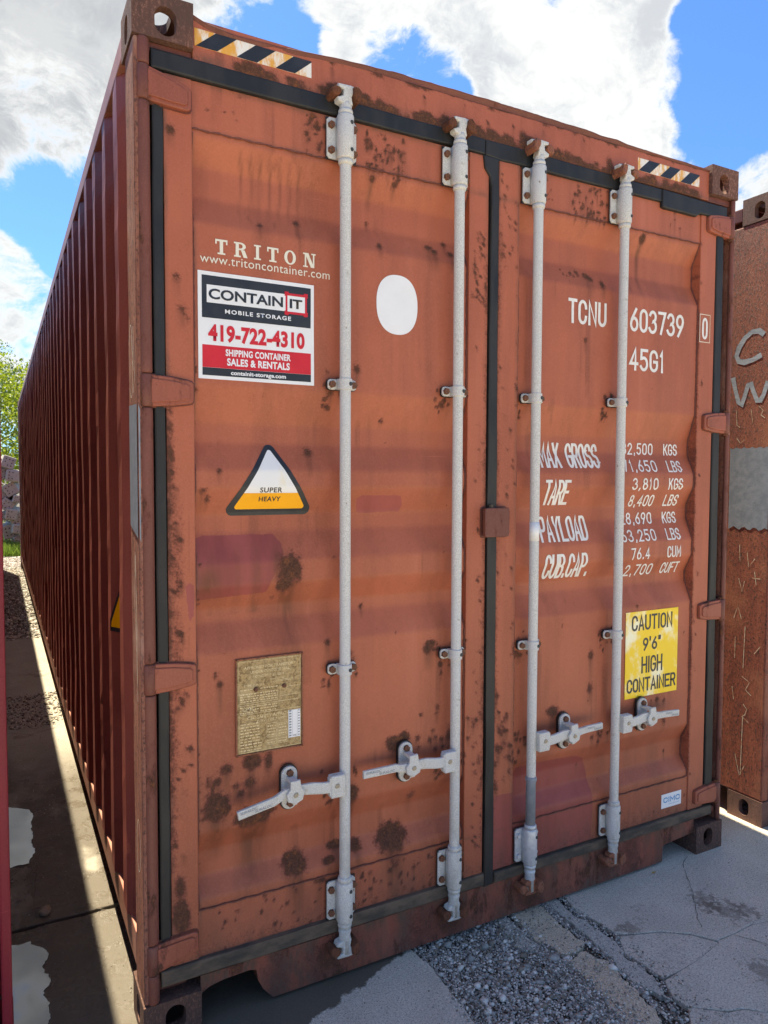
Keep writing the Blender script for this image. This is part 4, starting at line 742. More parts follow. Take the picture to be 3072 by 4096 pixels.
for a in ((.434, .502, 2.150, 2.157), (.434, .502, 2.096, 2.103), (.434, .440, 2.103, 2.150), (.496, .502, 2.103, 2.150), (.431, .4339, 2.148, 2.161), (.431, .4339, 2.093, 2.105), (.5021, .505, 2.148, 2.161), (.5021, .505, 2.093, 2.105), (.434, .444, 2.157, 2.161), (.492, .502, 2.157, 2.161), (.434, .444, 2.092, 2.096), (.492, .502, 2.092, 2.096)): flat(bm, [(a[0], a[2]), (a[1], a[2]), (a[1], a[3]), (a[0], a[3])])
conform(bm, .0040); obj('logo_frame', bm, 'red', SG); rect('sign_panel', .440, .496, 2.103, 2.150, 'oval', SG, .0035)
text('lettering', 'CONTAIN', .204, .426, 2.1145, 2.1415, 'black', SG, .0042, .028); text('lettering', 'IT', .447, .487, 2.1145, 2.1395, 'black', SG, .0042, .034); text('lettering', 'MOBILE STORAGE', .251, .451, 2.0765, 2.0875, 'oval', SG, .0042, .03, space=1.25)
text('lettering', '419-722-4310', .202, .495, 1.998, 2.040, 'red', SG, .0036, .042, space=1.05); text('lettering', 'SHIPPING CONTAINER', .252, .450, 1.957, 1.9745, 'oval', SG, .0036, .036, space=1.05); text('lettering', 'SALES & RENTALS', .256, .447, 1.930, 1.949, 'oval', SG, .0036, .036, space=1.05); text('lettering', 'containit-storage.com', .267, .435, 1.9035, 1.9145, 'oval', SG, .0036, .03)
def tri_round(C, r):
    P = []; n = len(C)
    for i in range(n):
        p, a, b = Vector(C[i]), Vector(C[i - 1]), Vector(C[(i + 1) % n]); d1, d2 = (a - p).normalized(), (b - p).normalized(); ang = d1.angle(d2) / 2; t = r / math.tan(ang); c = p + (d1 + d2).normalized() * (r / math.sin(ang)); s, e = p + d1 * t - c, p + d2 * t - c
        for k in range(7): q = s.slerp(e, k / 6) if False else s.lerp(e, k / 6).normalized() * r; P.append((c.x + q.x, c.y + q.y))
    return P
bm = BMN(); flat(bm, tri_round([(.390, 1.722), (.243, 1.494), (.537, 1.494)], .018)); conform(bm, .0012); TS = obj('warning_sticker', bm, 'black', DL)
TI = tri_round([(.389, 1.697), (.277, 1.513), (.506, 1.513)], .007)
def clip(P, zc, up):
    out = []
    for (a, b) in zip(P, P[1:] + P[:1]):
        ia, ib = (a[1] > zc) == up, (b[1] > zc) == up
        if ia: out.append(a)
        if ia != ib: t = (zc - a[1]) / (b[1] - a[1]); out.append((a[0] + (b[0] - a[0]) * t, zc))
    return out
bm = BMN(); flat(bm, clip(TI, 1.5615, True)); conform(bm, .0018); obj('sticker_face', bm, 'sticker', TS); bm = BMN(); flat(bm, clip(TI, 1.5613, False)); conform(bm, .0018); obj('sticker_face', bm, 'yel', TS)
text('lettering', 'SUPER', .354, .424, 1.5635, 1.5775, 'black', TS, .0024, .022, space=1.1); text('lettering', 'HEAVY', .354, .422, 1.5365, 1.550, 'black', TS, .0024, .022, space=1.1)
bm = BMN(); flat(bm, [(.816 + .076 * math.copysign(abs(math.cos(a)) ** .86, math.cos(a)), 2.165 + .095 * math.copysign(abs(math.sin(a)) ** .86, math.sin(a))) for a in np.linspace(0, 2 * math.pi, 49)[:-1]]); conform(bm, .0013); obj('round_label', bm, 'oval', DL)
# data plate
bm = BMN(); box(bm, .279, .482, .0225, .0262, .784, 1.067, .001); DP = obj('data_plate', bm, 'plate', DL)
bm = BMN()
for a in ((.276, .485, 1.0665, 1.071), (.276, .485, .779, .7835), (.2745, .2788, .779, 1.071), (.4822, .486, .779, 1.071)): box(bm, a[0], a[1], .0195, .0262, a[2], a[3])
obj('plate_frame', bm, 'rust2', DP)
Y0 = .0221
def ptext(s, x0, x1, z0, z1, b=.01): text('lettering', s, x0, x1, z0, z1, 'emboss', DP, yc=Y0, bold=b)
ptext('APPROVED FOR TRANSPORT', .301, .463, 1.038, 1.046); ptext('UNDER CUSTOMS SEAL', .319, .444, 1.024, 1.032); ptext('GD/C 8013 BV/2009', .335, .425, 1.010, 1.017, 0); ptext('CIMC', .295, .333, .912, .923, .03); ptext('CSC SAFETY APPROVAL', .310, .458, .886, .895); ptext('F/BV/10579/09', .34, .43, .8735, .881, 0); ptext('MANUFACTURED', .38, .43, .9985, 1.003, 0); ptext('NUMBER', .383, .41, .989, .9935, 0); ptext('TYPE C45 G1', .30, .36, .985, .991, 0)
bm = BMN(); rr = random.Random(3)
def ln(x0, x1, z0, z1): flat(bm, [(x0, z0), (x1, z0), (x1, z1), (x0, z1)], Y0)
for a, b, c, d in ((.284, .478, .787, 1.062), (.284, .405, .935, .965), (.412, .478, .945, .972), (.284, .478, .902, .930), (.37, .402, .823, .866), (.405, .436, .823, .862), (.37, .402, .80, .815), (.405, .434, .80, .815), (.40, .455, .991, .996)):
    for q in ((a, b, c, c + .0012), (a, b, d - .0012, d), (a, a + .001, c + .0012, d - .0012), (b - .001, b, c + .0012, d - .0012)): ln(*q)
for z in np.arange(.792, .872, .0088):
    x = .288
    while x < .345: w = rr.uniform(.004, .014); ln(x, x + w, z, z + .0032); x += w + rr.uniform(.002, .004)
for z in list(np.arange(.940, .964, .007)) + list(np.arange(.906, .926, .008)) + [.975]:
    for s, e in ((.288, .34), (.35, .40)):
        x = s
        while x < e: w = rr.uniform(.003, .01); ln(x, x + w, z, z + .003); x += w + .0025
for z in (.828, .837, .846, .855, .804):
    for s, e in ((.373, .40), (.408, .434)):
        x = s
        while x < e - .004: w = rr.uniform(.002, .005); ln(x, x + w, z, z + .0036); x += w + .0016
obj('embossed_lines', bm, 'emboss', DP)
BR = bolt_mesh('bolt', .0072, .006, 'bolt', True)
for x in (.336, .426): place('rivet', BR, (x, .0224, .975), DP)
bm = BMN(); box(bm, .4385, .4775, .0210, .0216, .811, .8965); CL = obj('inspection_label', bm, 'oval', DP)
bm = BMN()
for z in np.arange(.815, .895, .0085):
    flat(bm, [(.4415, z), (.4485, z), (.4485, z + .0045), (.4415, z + .0045)], .0207); flat(bm, [(.4705, z), (.475, z), (.475, z + .0035), (.4705, z + .0035)], .0207)
for x in (.4405, .4515, .4675): flat(bm, [(x, .813), (x + .0006, .813), (x + .0006, .895), (x, .895)], .0207)
obj('label_print', bm, 'greyp', CL); text('lettering', 'CSC', .4535, .466, .8145, .819, 'black', CL, yc=.0206, bold=.02)
# right door print
stencil('lettering', 'TCNU', 1.537, 1.729, 2.183, 2.274, .0118, DR, gap=.55); stencil('lettering', '603739', 1.853, 2.155, 2.183, 2.275, .0118, DR, gap=.5); stencil('lettering', '45G1', 1.853, 2.049, 2.032, 2.120, .0118, DR, gap=.5)
stencil('lettering', '0', 2.256, 2.290, 2.187, 2.276, .0105, DR, yc=.0172)
bm = BMN()
for a in ((2.241, 2.305, 2.287, 2.290), (2.241, 2.305, 2.174, 2.177), (2.241, 2.2438, 2.177, 2.287), (2.3022, 2.305, 2.177, 2.287)): flat(bm, [(a[0], a[2]), (a[1], a[2]), (a[1], a[3]), (a[0], a[3])], .0172)
obj('check_digit_frame', bm, 'cream', DR)
for s, x0, x1, z0 in (('MAX GROSS', 1.428, 1.725, 1.647), ('TARE', 1.444, 1.567, 1.508), ('PAYLOAD', 1.432, 1.668, 1.371), ('CUB.CAP.', 1.446, 1.672, 1.231)): stencil('lettering', s, x0, x1, z0, z0 + .0945, .0105, DR, gap=.45)
for s, x0, u, z0 in (('32,500', 1.855, 'KGS', 1.7035), ('71,650', 1.840, 'LBS', 1.635), ('3,810', 1.886, 'KGS', 1.563), ('8,400', 1.893, 'LBS', 1.4955), ('28,690', 1.852, 'KGS', 1.424), ('63,250', 1.836, 'LBS', 1.3565), ('76.4', 1.884, 'CUM', 1.2840), ('2,700', 1.872, 'CUFT', 1.216)):
    stencil('lettering', s, x0, 2.029 if s != '76.4' else 1.99, z0, z0 + .0475, .0062, DR, gap=.62); stencil('lettering', u, 2.09 - (.01 if u == 'CUFT' else 0), 2.172 + (.012 if u == 'CUFT' else 0), z0, z0 + .0475, .0062, DR, gap=.5)
bm = BMN(); box(bm, 1.861, 2.160, .0243, .0258, .725, 1.0745); CS = obj('caution_sign', bm, 'ysign', DR)
for s, x0, x1, z0, z1 in (('CAUTION', 1.893, 2.126, .996, 1.0595), ('9\'6"', 1.957, 2.062, .912, .965), ('HIGH', 1.951, 2.072, .820, .889), ('CONTAINER', 1.871, 2.152, .746, .803)): stencil('lettering', s, x0, x1, z0, z1, .0088, CS, 'black', gap=.48, yc=.0239)
bm = BMN(); box(bm, 2.083, 2.201, .0222, .0236, .232, .291); CM = obj('maker_sticker', bm, 'oval', DR); stencil('lettering', 'CIMC', 2.094, 2.192, .254, .277, .0048, CM, 'blue', gap=.4, yc=.0219); text('lettering', 'www.cimc.com', 2.125, 2.19, .243, .249, 'blue', CM, yc=.0219)
# hazard tapes on the header
def hazard(x0, x1, z0, z1, n, lead):
    bm = BMN(); box(bm, x0, x1, .0138, .0149, z0, z1); t = obj('hazard_tape', bm, 'fade', hd); H = z1 - z0; p = (x1 - x0) / n; sk = H * 1.18
    for k in range(n + 1):
        a = x0 + lead + k * p; P = [(a, z0), (a + p * .52, z0), (a + p * .52 + sk, z1), (a + sk, z1)]
        def cl(P, xc, left):
            out = []
            for (u, v) in zip(P, P[1:] + P[:1]):
                iu, iv = (u[0] >= xc) == left, (v[0] >= xc) == left
                if iu: out.append(u)
                if iu != iv: q = (xc - u[0]) / (v[0] - u[0]); out.append((xc, u[1] + (v[1] - u[1]) * q))
            return out
        P = cl(P, x0, True)
        if P: P = cl(P, x1, False)
        if len(P) >= 3:
            b = BMN(); flat(b, P, .0134); obj('tape_stripe', b, 'black', t)
hazard(.168, .514, 2.795, 2.8425, 3, .003); hazard(1.866, 2.214, 2.795, 2.8425, 3, .004)

# ---- locking bars
BB = bolt_mesh('bracket_bolt', .0115, .010, 'bolt'); BS = bolt_mesh('clamp_rivet', .0062, .0035, 'dark', True); BZ = bolt_mesh('zinc_bolt', .0105, .009, 'newz'); BP = bolt_mesh('hub_rivet', .0085, .004, 'brass', True)
YB = -.012; R0 = .0172
def bar(x, gal, low_m, lowbolt, hz, side, path, ret, dull=False):
    bm = BMN(); lathe(bm, x, YB, [(.10, R0), (.20, R0), (.345, R0), (2.55, R0), (2.70, R0)], 24); b = obj('locking_bar', bm, gal, C0, True)
    if low_m != gal:
        bm = BMN(); lathe(bm, x, YB, [(.335, R0 + .0008), (.505, R0 + .0008), (.512, R0 + .004), (.52, R0 + .0035), (.526, R0 + .001)], 24); obj('grey_bar_section', bm, low_m, b, True)
    for z0, z1, mm, bt, up in ((2.572, 2.694, gal, BB, 1), (.205, .328, 'newz' if low_m != gal else gal, lowbolt, -1)):
        bm = BMN(); P = [(x - .052 + .008, z0), (x + .046 - .008, z0), (x + .046, z0 + .008), (x + .046, z1 - .008), (x + .038, z1), (x - .044, z1), (x - .052, z1 - .008), (x - .052, z0 + .008)]; prism(bm, P, .008, .0135, .0015)
        k = obj('guide_bracket', bm, mm, b)
        bm = BMN(); lathe(bm, x, YB, [(z0 - .004, .0235), (z0 + .001, .0255), (z1 - .001, .0255), (z1 + .004, .0235)], 28)
        for f in bm.faces: pass
        hb = []
        box(bm, x - .0235, x + .0235, YB, .0078, z0, z1); lathe(bm, x, YB, [(z0 - .020, .0205), (z0 - .014, .0225), (z0 - .0045, .022)], 24); lathe(bm, x, YB, [(z1 + .0045, .022), (z1 + .014, .0225), (z1 + .020, .0205)], 24)
        obj('bracket_barrel', bm, mm, b, True)
        bm = BMN(); prism(bm, [(x - .0535, z0 - .002), (x + .0475, z0 - .002), (x + .0475, z1 + .002), (x - .0535, z1 + .002)], .0136, .0165); obj('bracket_gasket', bm, 'rub', b)
        for dx in (-.039, .037):
            for dz in (.024, .098): place('bolt', bt, (x + dx, .008, z0 + dz), b, R_.random())
        for dz in (.020, .100): place('rivet', BS, (x + .010, YB - .0232, z0 + dz), b)
        for o_ in (): pass
    for z in hz:
        bm = BMN(); lathe(bm, x, YB, [(z - .0165, .0205), (z - .015, .0215), (z + .015, .0215), (z + .0165, .0205)], 24); box(bm, x - .0205, x + .0205, YB, .012, z - .016, z + .016); prism(bm, rrect(x - .050, x - .018, z - .016, z + .016, .010), .005, .011, .0012); prism(bm, rrect(x + .018, x + .046, z - .016, z + .016, .010), .005, .011, .0012)
        obj('bar_clamp', bm, gal, b); bm = BMN(); prism(bm, rrect(x - .052, x + .048, z - .0178, z + .0178, .011), .0112, .0185); obj('clamp_pad', bm, 'rub', b)
        for dx in (-.037, .036): place('bolt', BB, (x + dx, .005, z), b, R_.random())
        place('rivet', BS, (x + .009, YB - .0205, z), b)
    # cams and keepers
    for sg, zz, mm in ((1, 2.783, gal), (-1, .090, 'newz' if low_m != gal else gal)):
        T = lambda L: [(x + a * fl, zz + c * sg) for a, c in (L if sg > 0 else L[::-1])]
        fl = side if sg > 0 else (1 if side > 0 else 1)
        cm = [(-.030, -.002), (.010, .0), (.046, -.006), (.046, -.017), (.022, -.020), (.014, -.034), (.018, -.056), (-.006, -.060), (-.030, -.052), (-.033, -.042), (-.014, -.034), (-.012, -.016), (-.030, -.012)]
        bm = BMN(); prism(bm, T(cm), YB - .016, YB + .012, .004); cmo = obj('cam_head', bm, mm if not (dull and sg < 0) else 'rust2', b)
        bm = BMN(); z_a = zz - .060 * sg; lathe(bm, x, YB, sorted([(z_a + .012 * sg, .016), (z_a + .004 * sg, .0195), (z_a - .010 * sg, .0175), (z_a - .022 * sg, .0205), (z_a - .03 * sg, .0195)]), 20); obj('bar_collar', bm, mm, b, True)
        bm = BMN()
        bm2 = T([(.016, -.010), (.030, -.004), (.042, -.014), (.044, -.036), (.036, -.050), (.024, -.044), (.016, -.028)]); prism(bm, bm2, YB - .030, .012, .005)
        def rough(bm):
            bmesh.ops.subdivide_edges(bm, edges=bm.edges[:], cuts=1, use_grid_fill=True)
            for v in bm.verts: v.co += Vector((mnoise.noise(v.co * 60), mnoise.noise(v.co * 60 + Vector((5, 0, 0))), mnoise.noise(v.co * 60 + Vector((0, 5, 0))))) * .0035
            obj('cam_keeper', bm, 'rust' if sg > 0 and side > 0 else 'rust2' if dull or side < 0 else 'rust', C0)
        rough(bm); bm = BMN()
        bm2 = T([(-.052, -.020), (-.040, -.010), (-.026, -.014), (-.020, -.026), (-.026, -.038), (-.044, -.044), (-.054, -.034)]); prism(bm, bm2, YB - .020, .013, .005)
        rough(bm)
    # hub, handle, retainer
    s = -side; hzc = .656; bm = BMN(); xa, xb = sorted((x + s * .012, x + s * .060)); box(bm, xa, xb, -.044, -.016, hzc - .036, hzc + .034, .004); box(bm, *sorted((x + s * .056, x + s * .064)), -.041, -.020, hzc - .028, hzc + .028, .002); obj('handle_hub', bm, gal, b); place('rivet', BP, (x + s * .040, -.0435, hzc + .002), b)
    bm = BMN(); sweep(bm, path, .034, .012); h = obj('handle', bm, gal, b)
    (xa, _, za, *_r), (xb, _, zb, *_r2) = path[-2], path[-1]
    if xa > xb: (xa, za), (xb, zb) = (xb, zb), (xa, za)
    for k_, (f0, f1, dz_) in enumerate(((.06, .52, .001), (.46, .94, -.008))):
        tb = text_bm('SURALOC', xa + (xb - xa) * f0, xa + (xb - xa) * f1, 0, .007, .02)
        for v in tb.verts: v.co = (v.co.x, Y3 - .0063, v.co.z + dz_ + za + (zb - za) * (v.co.x - xa) / (xb - xa))
        obj('lettering', tb, 'greyp', h)
    cx, cz = ret; bm = BMN(); prism(bm, rrect(cx - .025, cx + .025, cz - .066, cz + .066, .0248, 7), .004, .012, .0015); prism(bm, rrect(cx - .0285, cx + .0285, cz - .070, cz + .070, .028, 7), .0121, .0215); rt = obj('handle_retainer', bm, gal, C0)
    rt.data.materials.append(MAT['rub']); 
    for p in rt.data.polygons:
        if p.center.y > .01205: p.material_index = 1
    bm = BMN(); dd = .012 * s
    P = [(cx - .016, cz + .040), (cx + .014, cz + .042), (cx + .018, cz + .018), (cx + .028, cz + .004), (cx + .022, cz - .020), (cx, cz - .030), (cx - .024, cz - .020), (cx - .028, cz + .002), (cx - .016, cz + .018)]
    prism(bm, P, -.050, -.042, .002); box(bm, cx - .012, cx + .012, -.0415, .0038, cz + .026, cz + .038, .002); obj('hasp', bm, gal, rt); bm = BMN(); box(bm, cx - .006, cx + .006, -.0425, .0036, cz - .034, cz - .024); obj('hasp_pin', bm, gal, rt)
    for dz in (.047, -.047): place('bolt', BB, (cx, .004, cz + dz), rt, .3)
    place('rivet', BP, (cx, -.0498, cz - .002), rt)
    return b
Y3 = -.034
bar(.614, 'galv', 'galv', BB, (1.894, 1.010), 1, [(.560, Y3, .655), (.53, Y3, .657), (.49, Y3, .664, .034), (.45, Y3, .667, .030), (.405, Y3, .664, .026), (.385, Y3, .654, .024, .014), (.372, Y3, .648, .026, .012), (.262, Y3, .628, .025, .011)], (.436, .662))
bar(1.028, 'galv', 'galv', BB, (1.896, 1.012), 1, [(.972, Y3, .657), (.94, Y3, .659), (.90, Y3, .666, .034), (.86, Y3, .668, .030), (.825, Y3, .666, .028), (.80, Y3, .668, .024, .014), (.785, Y3, .672, .025, .012), (.668, Y3, .671, .024, .011)], (.845, .667))
bar(1.360, 'galv', 'greyp', BZ, (1.892, 1.006), -1, [(1.416, Y3, .653), (1.45, Y3, .655), (1.49, Y3, .662, .034), (1.53, Y3, .664, .030), (1.56, Y3, .662, .028), (1.585, Y3, .664, .024, .014), (1.60, Y3, .666, .025, .012), (1.682, Y3, .668, .024, .011)], (1.534, .658), True)
bar(1.775, 'galv', 'galv', BB, (1.898, 1.004), -1, [(1.831, Y3, .655), (1.865, Y3, .657), (1.905, Y3, .664, .034), (1.945, Y3, .667, .030), (1.975, Y3, .662, .028), (2.00, Y3, .660, .024, .014), (2.02, Y3, .660, .025, .012), (2.103, Y3, .655, .024, .011)], (1.943, .660), True)
def chalkline(pts, w=.0014):
    bm = BMN(); V = []
    for i, (y, z) in enumerate(pts):
        a, b = pts[max(0, i - 1)], pts[min(len(pts) - 1, i + 1)]; d = Vector((b[0] - a[0], b[1] - a[1])).normalized(); n = Vector((-d.y, d.x)) * w; V.append([bm.verts.new((.0016, y + n.x, z + n.y)), bm.verts.new((.0016, y - n.x, z - n.y))])
    for a, b in zip(V, V[1:]): bm.faces.new((a[0], a[1], b[1], b[0]))
    return obj('chalk_mark', bm, 'cream', [o for o in C0.children if o.name.startswith('corner_post')][0])
chalkline([(.06 + .028 * math.cos(a), .56 + .075 * math.sin(a)) for a in np.linspace(0, 6.28, 30)]); chalkline([(.06, 1.40), (.075, 1.25), (.05, 1.12)]); chalkline([(.06, 1.40), (.04, 1.2), (.045, 1.0)]); chalkline([(.05, 1.39), (.055, 1.1), (.04, .98)]); chalkline([(.09 + .03 * math.cos(a), 1.93 + .10 * math.sin(a)) for a in np.linspace(.5, 5.5, 24)]); chalkline([(.05, 2.02), (.03, 1.88), (.06, 1.84)]); chalkline([(.08, 2.0), (.05, 1.9)])
# torn tape on the third bar
bm = BMN(); lathe(bm, 1.36, YB, [(1.385, R0 + .0006), (1.452, R0 + .0006)], 24); tp = obj('torn_tape', bm, 'sticker', C0, True)
# stickers folded into the first bays of the side wall
def side_tri(name, pts, m, par, off=.0012):   # pts: (distance along sheet from the outer flat at y=.579 towards the door, z)
    bm = BMN()
    def W_(s, z): s = min(s, .147); z += .15; return (.003 - off + .036 * min(s, .0769) / .0769, .579 - (.068 * min(s, .0769) / .0769 + max(0, s - .0769)), z)
    q = [bm.verts.new(W_(*p)) for p in pts]; bm.faces.new(q); return obj(name, bm, m, par)
SW = [o for o in C0.children if o.name.startswith('side_wall')][0]
w1 = side_tri('warning_sticker', [(.004, .93), (.0769, .93), (.0769, 1.115), (.004, .97)], 'black', SW, .006); side_tri('warning_sticker', [(.0769, .93), (.146, .93), (.146, 1.24), (.0769, 1.115)], 'black', SW, .006)
side_tri('sticker_face', [(.012, .945), (.0769, .945), (.0769, 1.09), (.014, .962)], 'yel', SW, .0075); side_tri('sticker_face', [(.0769, .945), (.146, .945), (.146, 1.215), (.0769, 1.09)], 'yel', SW, .0075)
# ================================================================== NEIGHBOUR CONTAINERS
C1 = empty('shipping_container', (-1.54, 6.15, 0), 'crimson container at the left edge across the narrow lane', 'shipping container')
X1, Y1 = -.322 - 2.438, .05
shell(C1, X1, Y1, 12.192, ('oldred', 'oldred', 'oldred'), res=.4)
for X in (X1, X1 + 2.438 - .03):
    bm = BMN(); box(bm, X + .002, X + .028, Y1 + .006, Y1 + .142, .119, 2.777, .006); obj('corner_post', bm, 'oldred', C1)
bm = BMN(); box(bm, X1 + .163, X1 + 2.275, Y1 + .015, Y1 + .08, 2.752, 2.87); obj('header', bm, 'oldred', C1); bm = BMN(); box(bm, X1 + .163, X1 + 2.275, Y1 + .015, Y1 + .08, .02, .15); obj('sill', bm, 'oldred', C1)
for a, b in ((X1 + .03, X1 + 1.20), (X1 + 1.21, X1 + 2.405)): bm = BMN(); box(bm, a, b, Y1 + .025, Y1 + .06, .155, 2.748, .004); obj('door', bm, 'oldred', C1)
C2 = empty('shipping_container', (2.742 + 1.219, 6.11, 0), 'rusty brown container at the right edge with grey paint marks on its post', 'shipping container')
X2, Y2 = 2.742, .02
shell(C2, X2, Y2, 12.192, ('recess', 'recess', 'oldcast'), res=.4)
MAT['oldpost'] = m_peel('blistered_brown_post', ((.29, .085, .048), (.19, .052, .034), (.06, .032, .025), (.33, .12, .065)), .5)
bm = BMN(); box(bm, X2 + .002, X2 + .05, Y2 + .003, Y2 + .26, .119, 2.777, .008); dice(bm, None, .03); bmesh.ops.bisect_plane(bm, geom=bm.verts[:] + bm.edges[:] + bm.faces[:], plane_co=(0, Y2 + .1, 0), plane_no=(0, 1, 0)); P2 = obj('corner_post', bm, 'oldpost', C2)
bm = BMN(); box(bm, X2 + .001, X2 + .04, Y2 + .2605, Y2 + .8, 2.76, 2.85); obj('side_rail_gusset', bm, 'oldpost', C2)
for z in (2.62, 1.82, 1.05, .26): bm = BMN(); box(bm, X2 + .0505, X2 + .085, Y2 - .004, Y2 + .05, z, z + .085, .005); obj('hinge', bm, 'oldpost', C2)
bm = BMN(); box(bm, X2 + .0506, X2 + .12, Y2 + .06, Y2 + .12, .119, 2.777); obj('post_recess', bm, 'recess', C2)
bm = BMN(); box(bm, X2 + 2.39, X2 + 2.436, Y2 + .003, Y2 + .14, .119, 2.777, .006); obj('corner_post', bm, 'oldpost', C2)
bm = BMN(); box(bm, X2 + .163, X2 + 2.275, Y2 + .015, Y2 + .08, 2.752, 2.87); obj('header', bm, 'oldpost', C2); bm = BMN(); box(bm, X2 + .163, X2 + 2.275, Y2 + .015, Y2 + .08, .02, .15); obj('sill', bm, 'oldpost', C2)
for a, b in ((X2 + .125, X2 + 1.20), (X2 + 1.21, X2 + 2.38)): bm = BMN(); box(bm, a, b, Y2 + .03, Y2 + .06, .155, 2.748, .004); obj('door', bm, 'oldpost', C2)
def ypaint(name, body, m):   # print on the post side, coordinates y,z
    pass
bm = BMN(); N = 14; P = []
for k in range(2 * N): 
    P.append(None)
top = [(Y2 + .012 + (.20) * k / N, 1.752 + .004 * math.sin(k * 2.3)) for k in range(N + 1)]; bot = [(Y2 + .012 + .20 * k / N, 1.378 + .008 * math.sin(k * 1.7)) for k in range(N + 1)]
bm.faces.new([bm.verts.new((X2 + .0006, y, z)) for y, z in top + bot[::-1]]); obj('grey_paint_patch', bm, 'greyp', P2)
MAT['paleg'] = m_simple('brushed_pale_grey', (.38, .42, .46), (.26, .29, .32), 60, .6, .5, .002, sc=(1, .3, 1))
def brush(pts, w, seed=0, m='paleg'):   # hand painted stroke on the post side
    bm = BMN(); V = []
    for i, (y, z) in enumerate(pts):
        a, b = pts[max(0, i - 1)], pts[min(len(pts) - 1, i + 1)]; d = Vector((b[0] - a[0], b[1] - a[1])).normalized(); n = Vector((-d.y, d.x)); ww = w / 2 * (1 + .12 * math.sin(i * 2.1 + seed)); c = Vector((y, z))
        V.append([bm.verts.new((X2 + .0012 - .00003 * i, *(c + n * ww))), bm.verts.new((X2 + .0012 - .00003 * i, *(c - n * ww)))])
    for a, b in zip(V, V[1:]): bm.faces.new((a[0], a[1], b[1], b[0]))
    return obj('painted_mark', bm, m, P2)
brush([(.075 + .0, 2.262), (.10, 2.283), (.135, 2.284), (.17, 2.262), (.20, 2.222), (.212, 2.185), (.20, 2.158), (.17, 2.150), (.13, 2.155), (.085, 2.172)], .024)
brush([(.228, 2.085), (.215, 2.03), (.195, 1.965), (.180, 1.95), (.165, 1.99), (.148, 2.045), (.135, 2.05), (.12, 2.01), (.10, 1.965), (.085, 1.965), (.07, 1.99), (.05, 2.05)], .022, 2)
MAT['chalk'] = m_simple('chalk', (.62, .50, .36), (.40, .22, .12), 60, .9, lo=.45, hi=.6)
for pts in ([(.205, 1.93), (.20, 1.86), (.185, 1.85)], [(.13, 1.93), (.12, 1.87)], [(.09, 1.94), (.07, 1.92), (.08, 1.90), (.06, 1.885)], [(.20, 1.80), (.18, 1.775), (.16, 1.79)], [(.17, 1.30), (.165, 1.22)], [(.13, 1.27), (.12, 1.20), (.09, 1.24)], [(.10, 1.15), (.06, 1.15)], [(.09, 1.18), (.08, 1.12)], [(.19, .95), (.17, 1.01), (.15, .95)], [(.18, .86), (.18, .76)], [(.13, .92), (.135, .72)], [(.08, .80), (.05, .84)], [(.14, .68), (.10, .66), (.12, .62), (.09, .60)], [(.13, .55), (.11, .53), (.12, .50), (.135, .49), (.10, .47)], [(.13, .50), (.135, .21)], [(.165, .30), (.14, .205), (.115, .26)], [(.19, .62), (.18, .56)], [(.17, 1.14), (.15, 1.08), (.14, 1.13)]):
    brush(pts, .0035, 3, 'chalk')

# ================================================================== BEYOND THE LANE
bl = [(-0.117,1.903,.145,20,'topmost of the pile, sunlit on top'),(-0.215,1.90,.10,5,'pale end beside the topmost block at the red container'),(-0.215,1.65,.125,-20,'half hidden at the left, second row from the top'),(-0.047,1.622,.15,8,'with rounded corners right below the topmost one'),(-0.09,1.327,.15,-32,'turned on its corner mid pile'),(-0.215,1.18,.12,30,'dark and half hidden left of the middle'),(0.03,1.114,.09,15,'small one showing at the right beside the corrugated wall'),(-0.165,0.989,.14,35,'turned on its corner at the left, mossy edge'),(-0.214,0.737,.10,5,'small mossy one low on the left'),(-0.09,0.79,.13,12,'dark one set back low'),(0.01,0.69,.15,-30,'with a sunlit edge low on the right'),(-0.11,0.41,.17,-12,'big dark one in the bottom row'),(0.035,0.47,.115,8,'at the bottom right beside the container'),(0.04,0.24,.09,-25,'lowest one at the right above the grass')]
for i, (x, z, s, a, lb) in enumerate(bl):
    bm = BMN(); h = s * .88; box(bm, -h, h, 0, 1.5, -h, h, .02 + .02 * (i == 3)); bmesh.ops.rotate(bm, verts=bm.verts[:], cent=(0, 0, 0), matrix=Matrix.Rotation(math.radians(a), 3, 'Y')); bmesh.ops.rotate(bm, verts=bm.verts[:], cent=(0, 0, 0), matrix=Matrix.Rotation(math.radians(R_.uniform(-6, 10)), 3, 'Z'))
    o = obj('concrete_block', bm, 'block'); o.location = (x, 15.35 + .25 * (i % 3) * .5, z); tag(o, 'pinkish concrete block with holed end, ' + lb, 'block', 'concrete blocks piled beyond the lane')
    bm = BMN(); rm = Matrix.Rotation(math.radians(a), 3, 'Y')
    for c in (-.5, 0, .5):
        for d in (-.5, 0, .5):
            if c == 0 and d == 0: continue
            p = rm @ Vector((c * h, 0, d * h)); cyl(bm, (p.x, -.004, p.z), (p.x, .01, p.z), s * .085, n=8)
    obj('hole', bm, 'hole', o)['kind'] = 'stuff'  # dark discs on the block face, hole shade put into their colour
for k in range(3):   # rear course keeps the pile solid behind the visible ends
    for j in range(5):
        if k == 0 and j == 0: pass
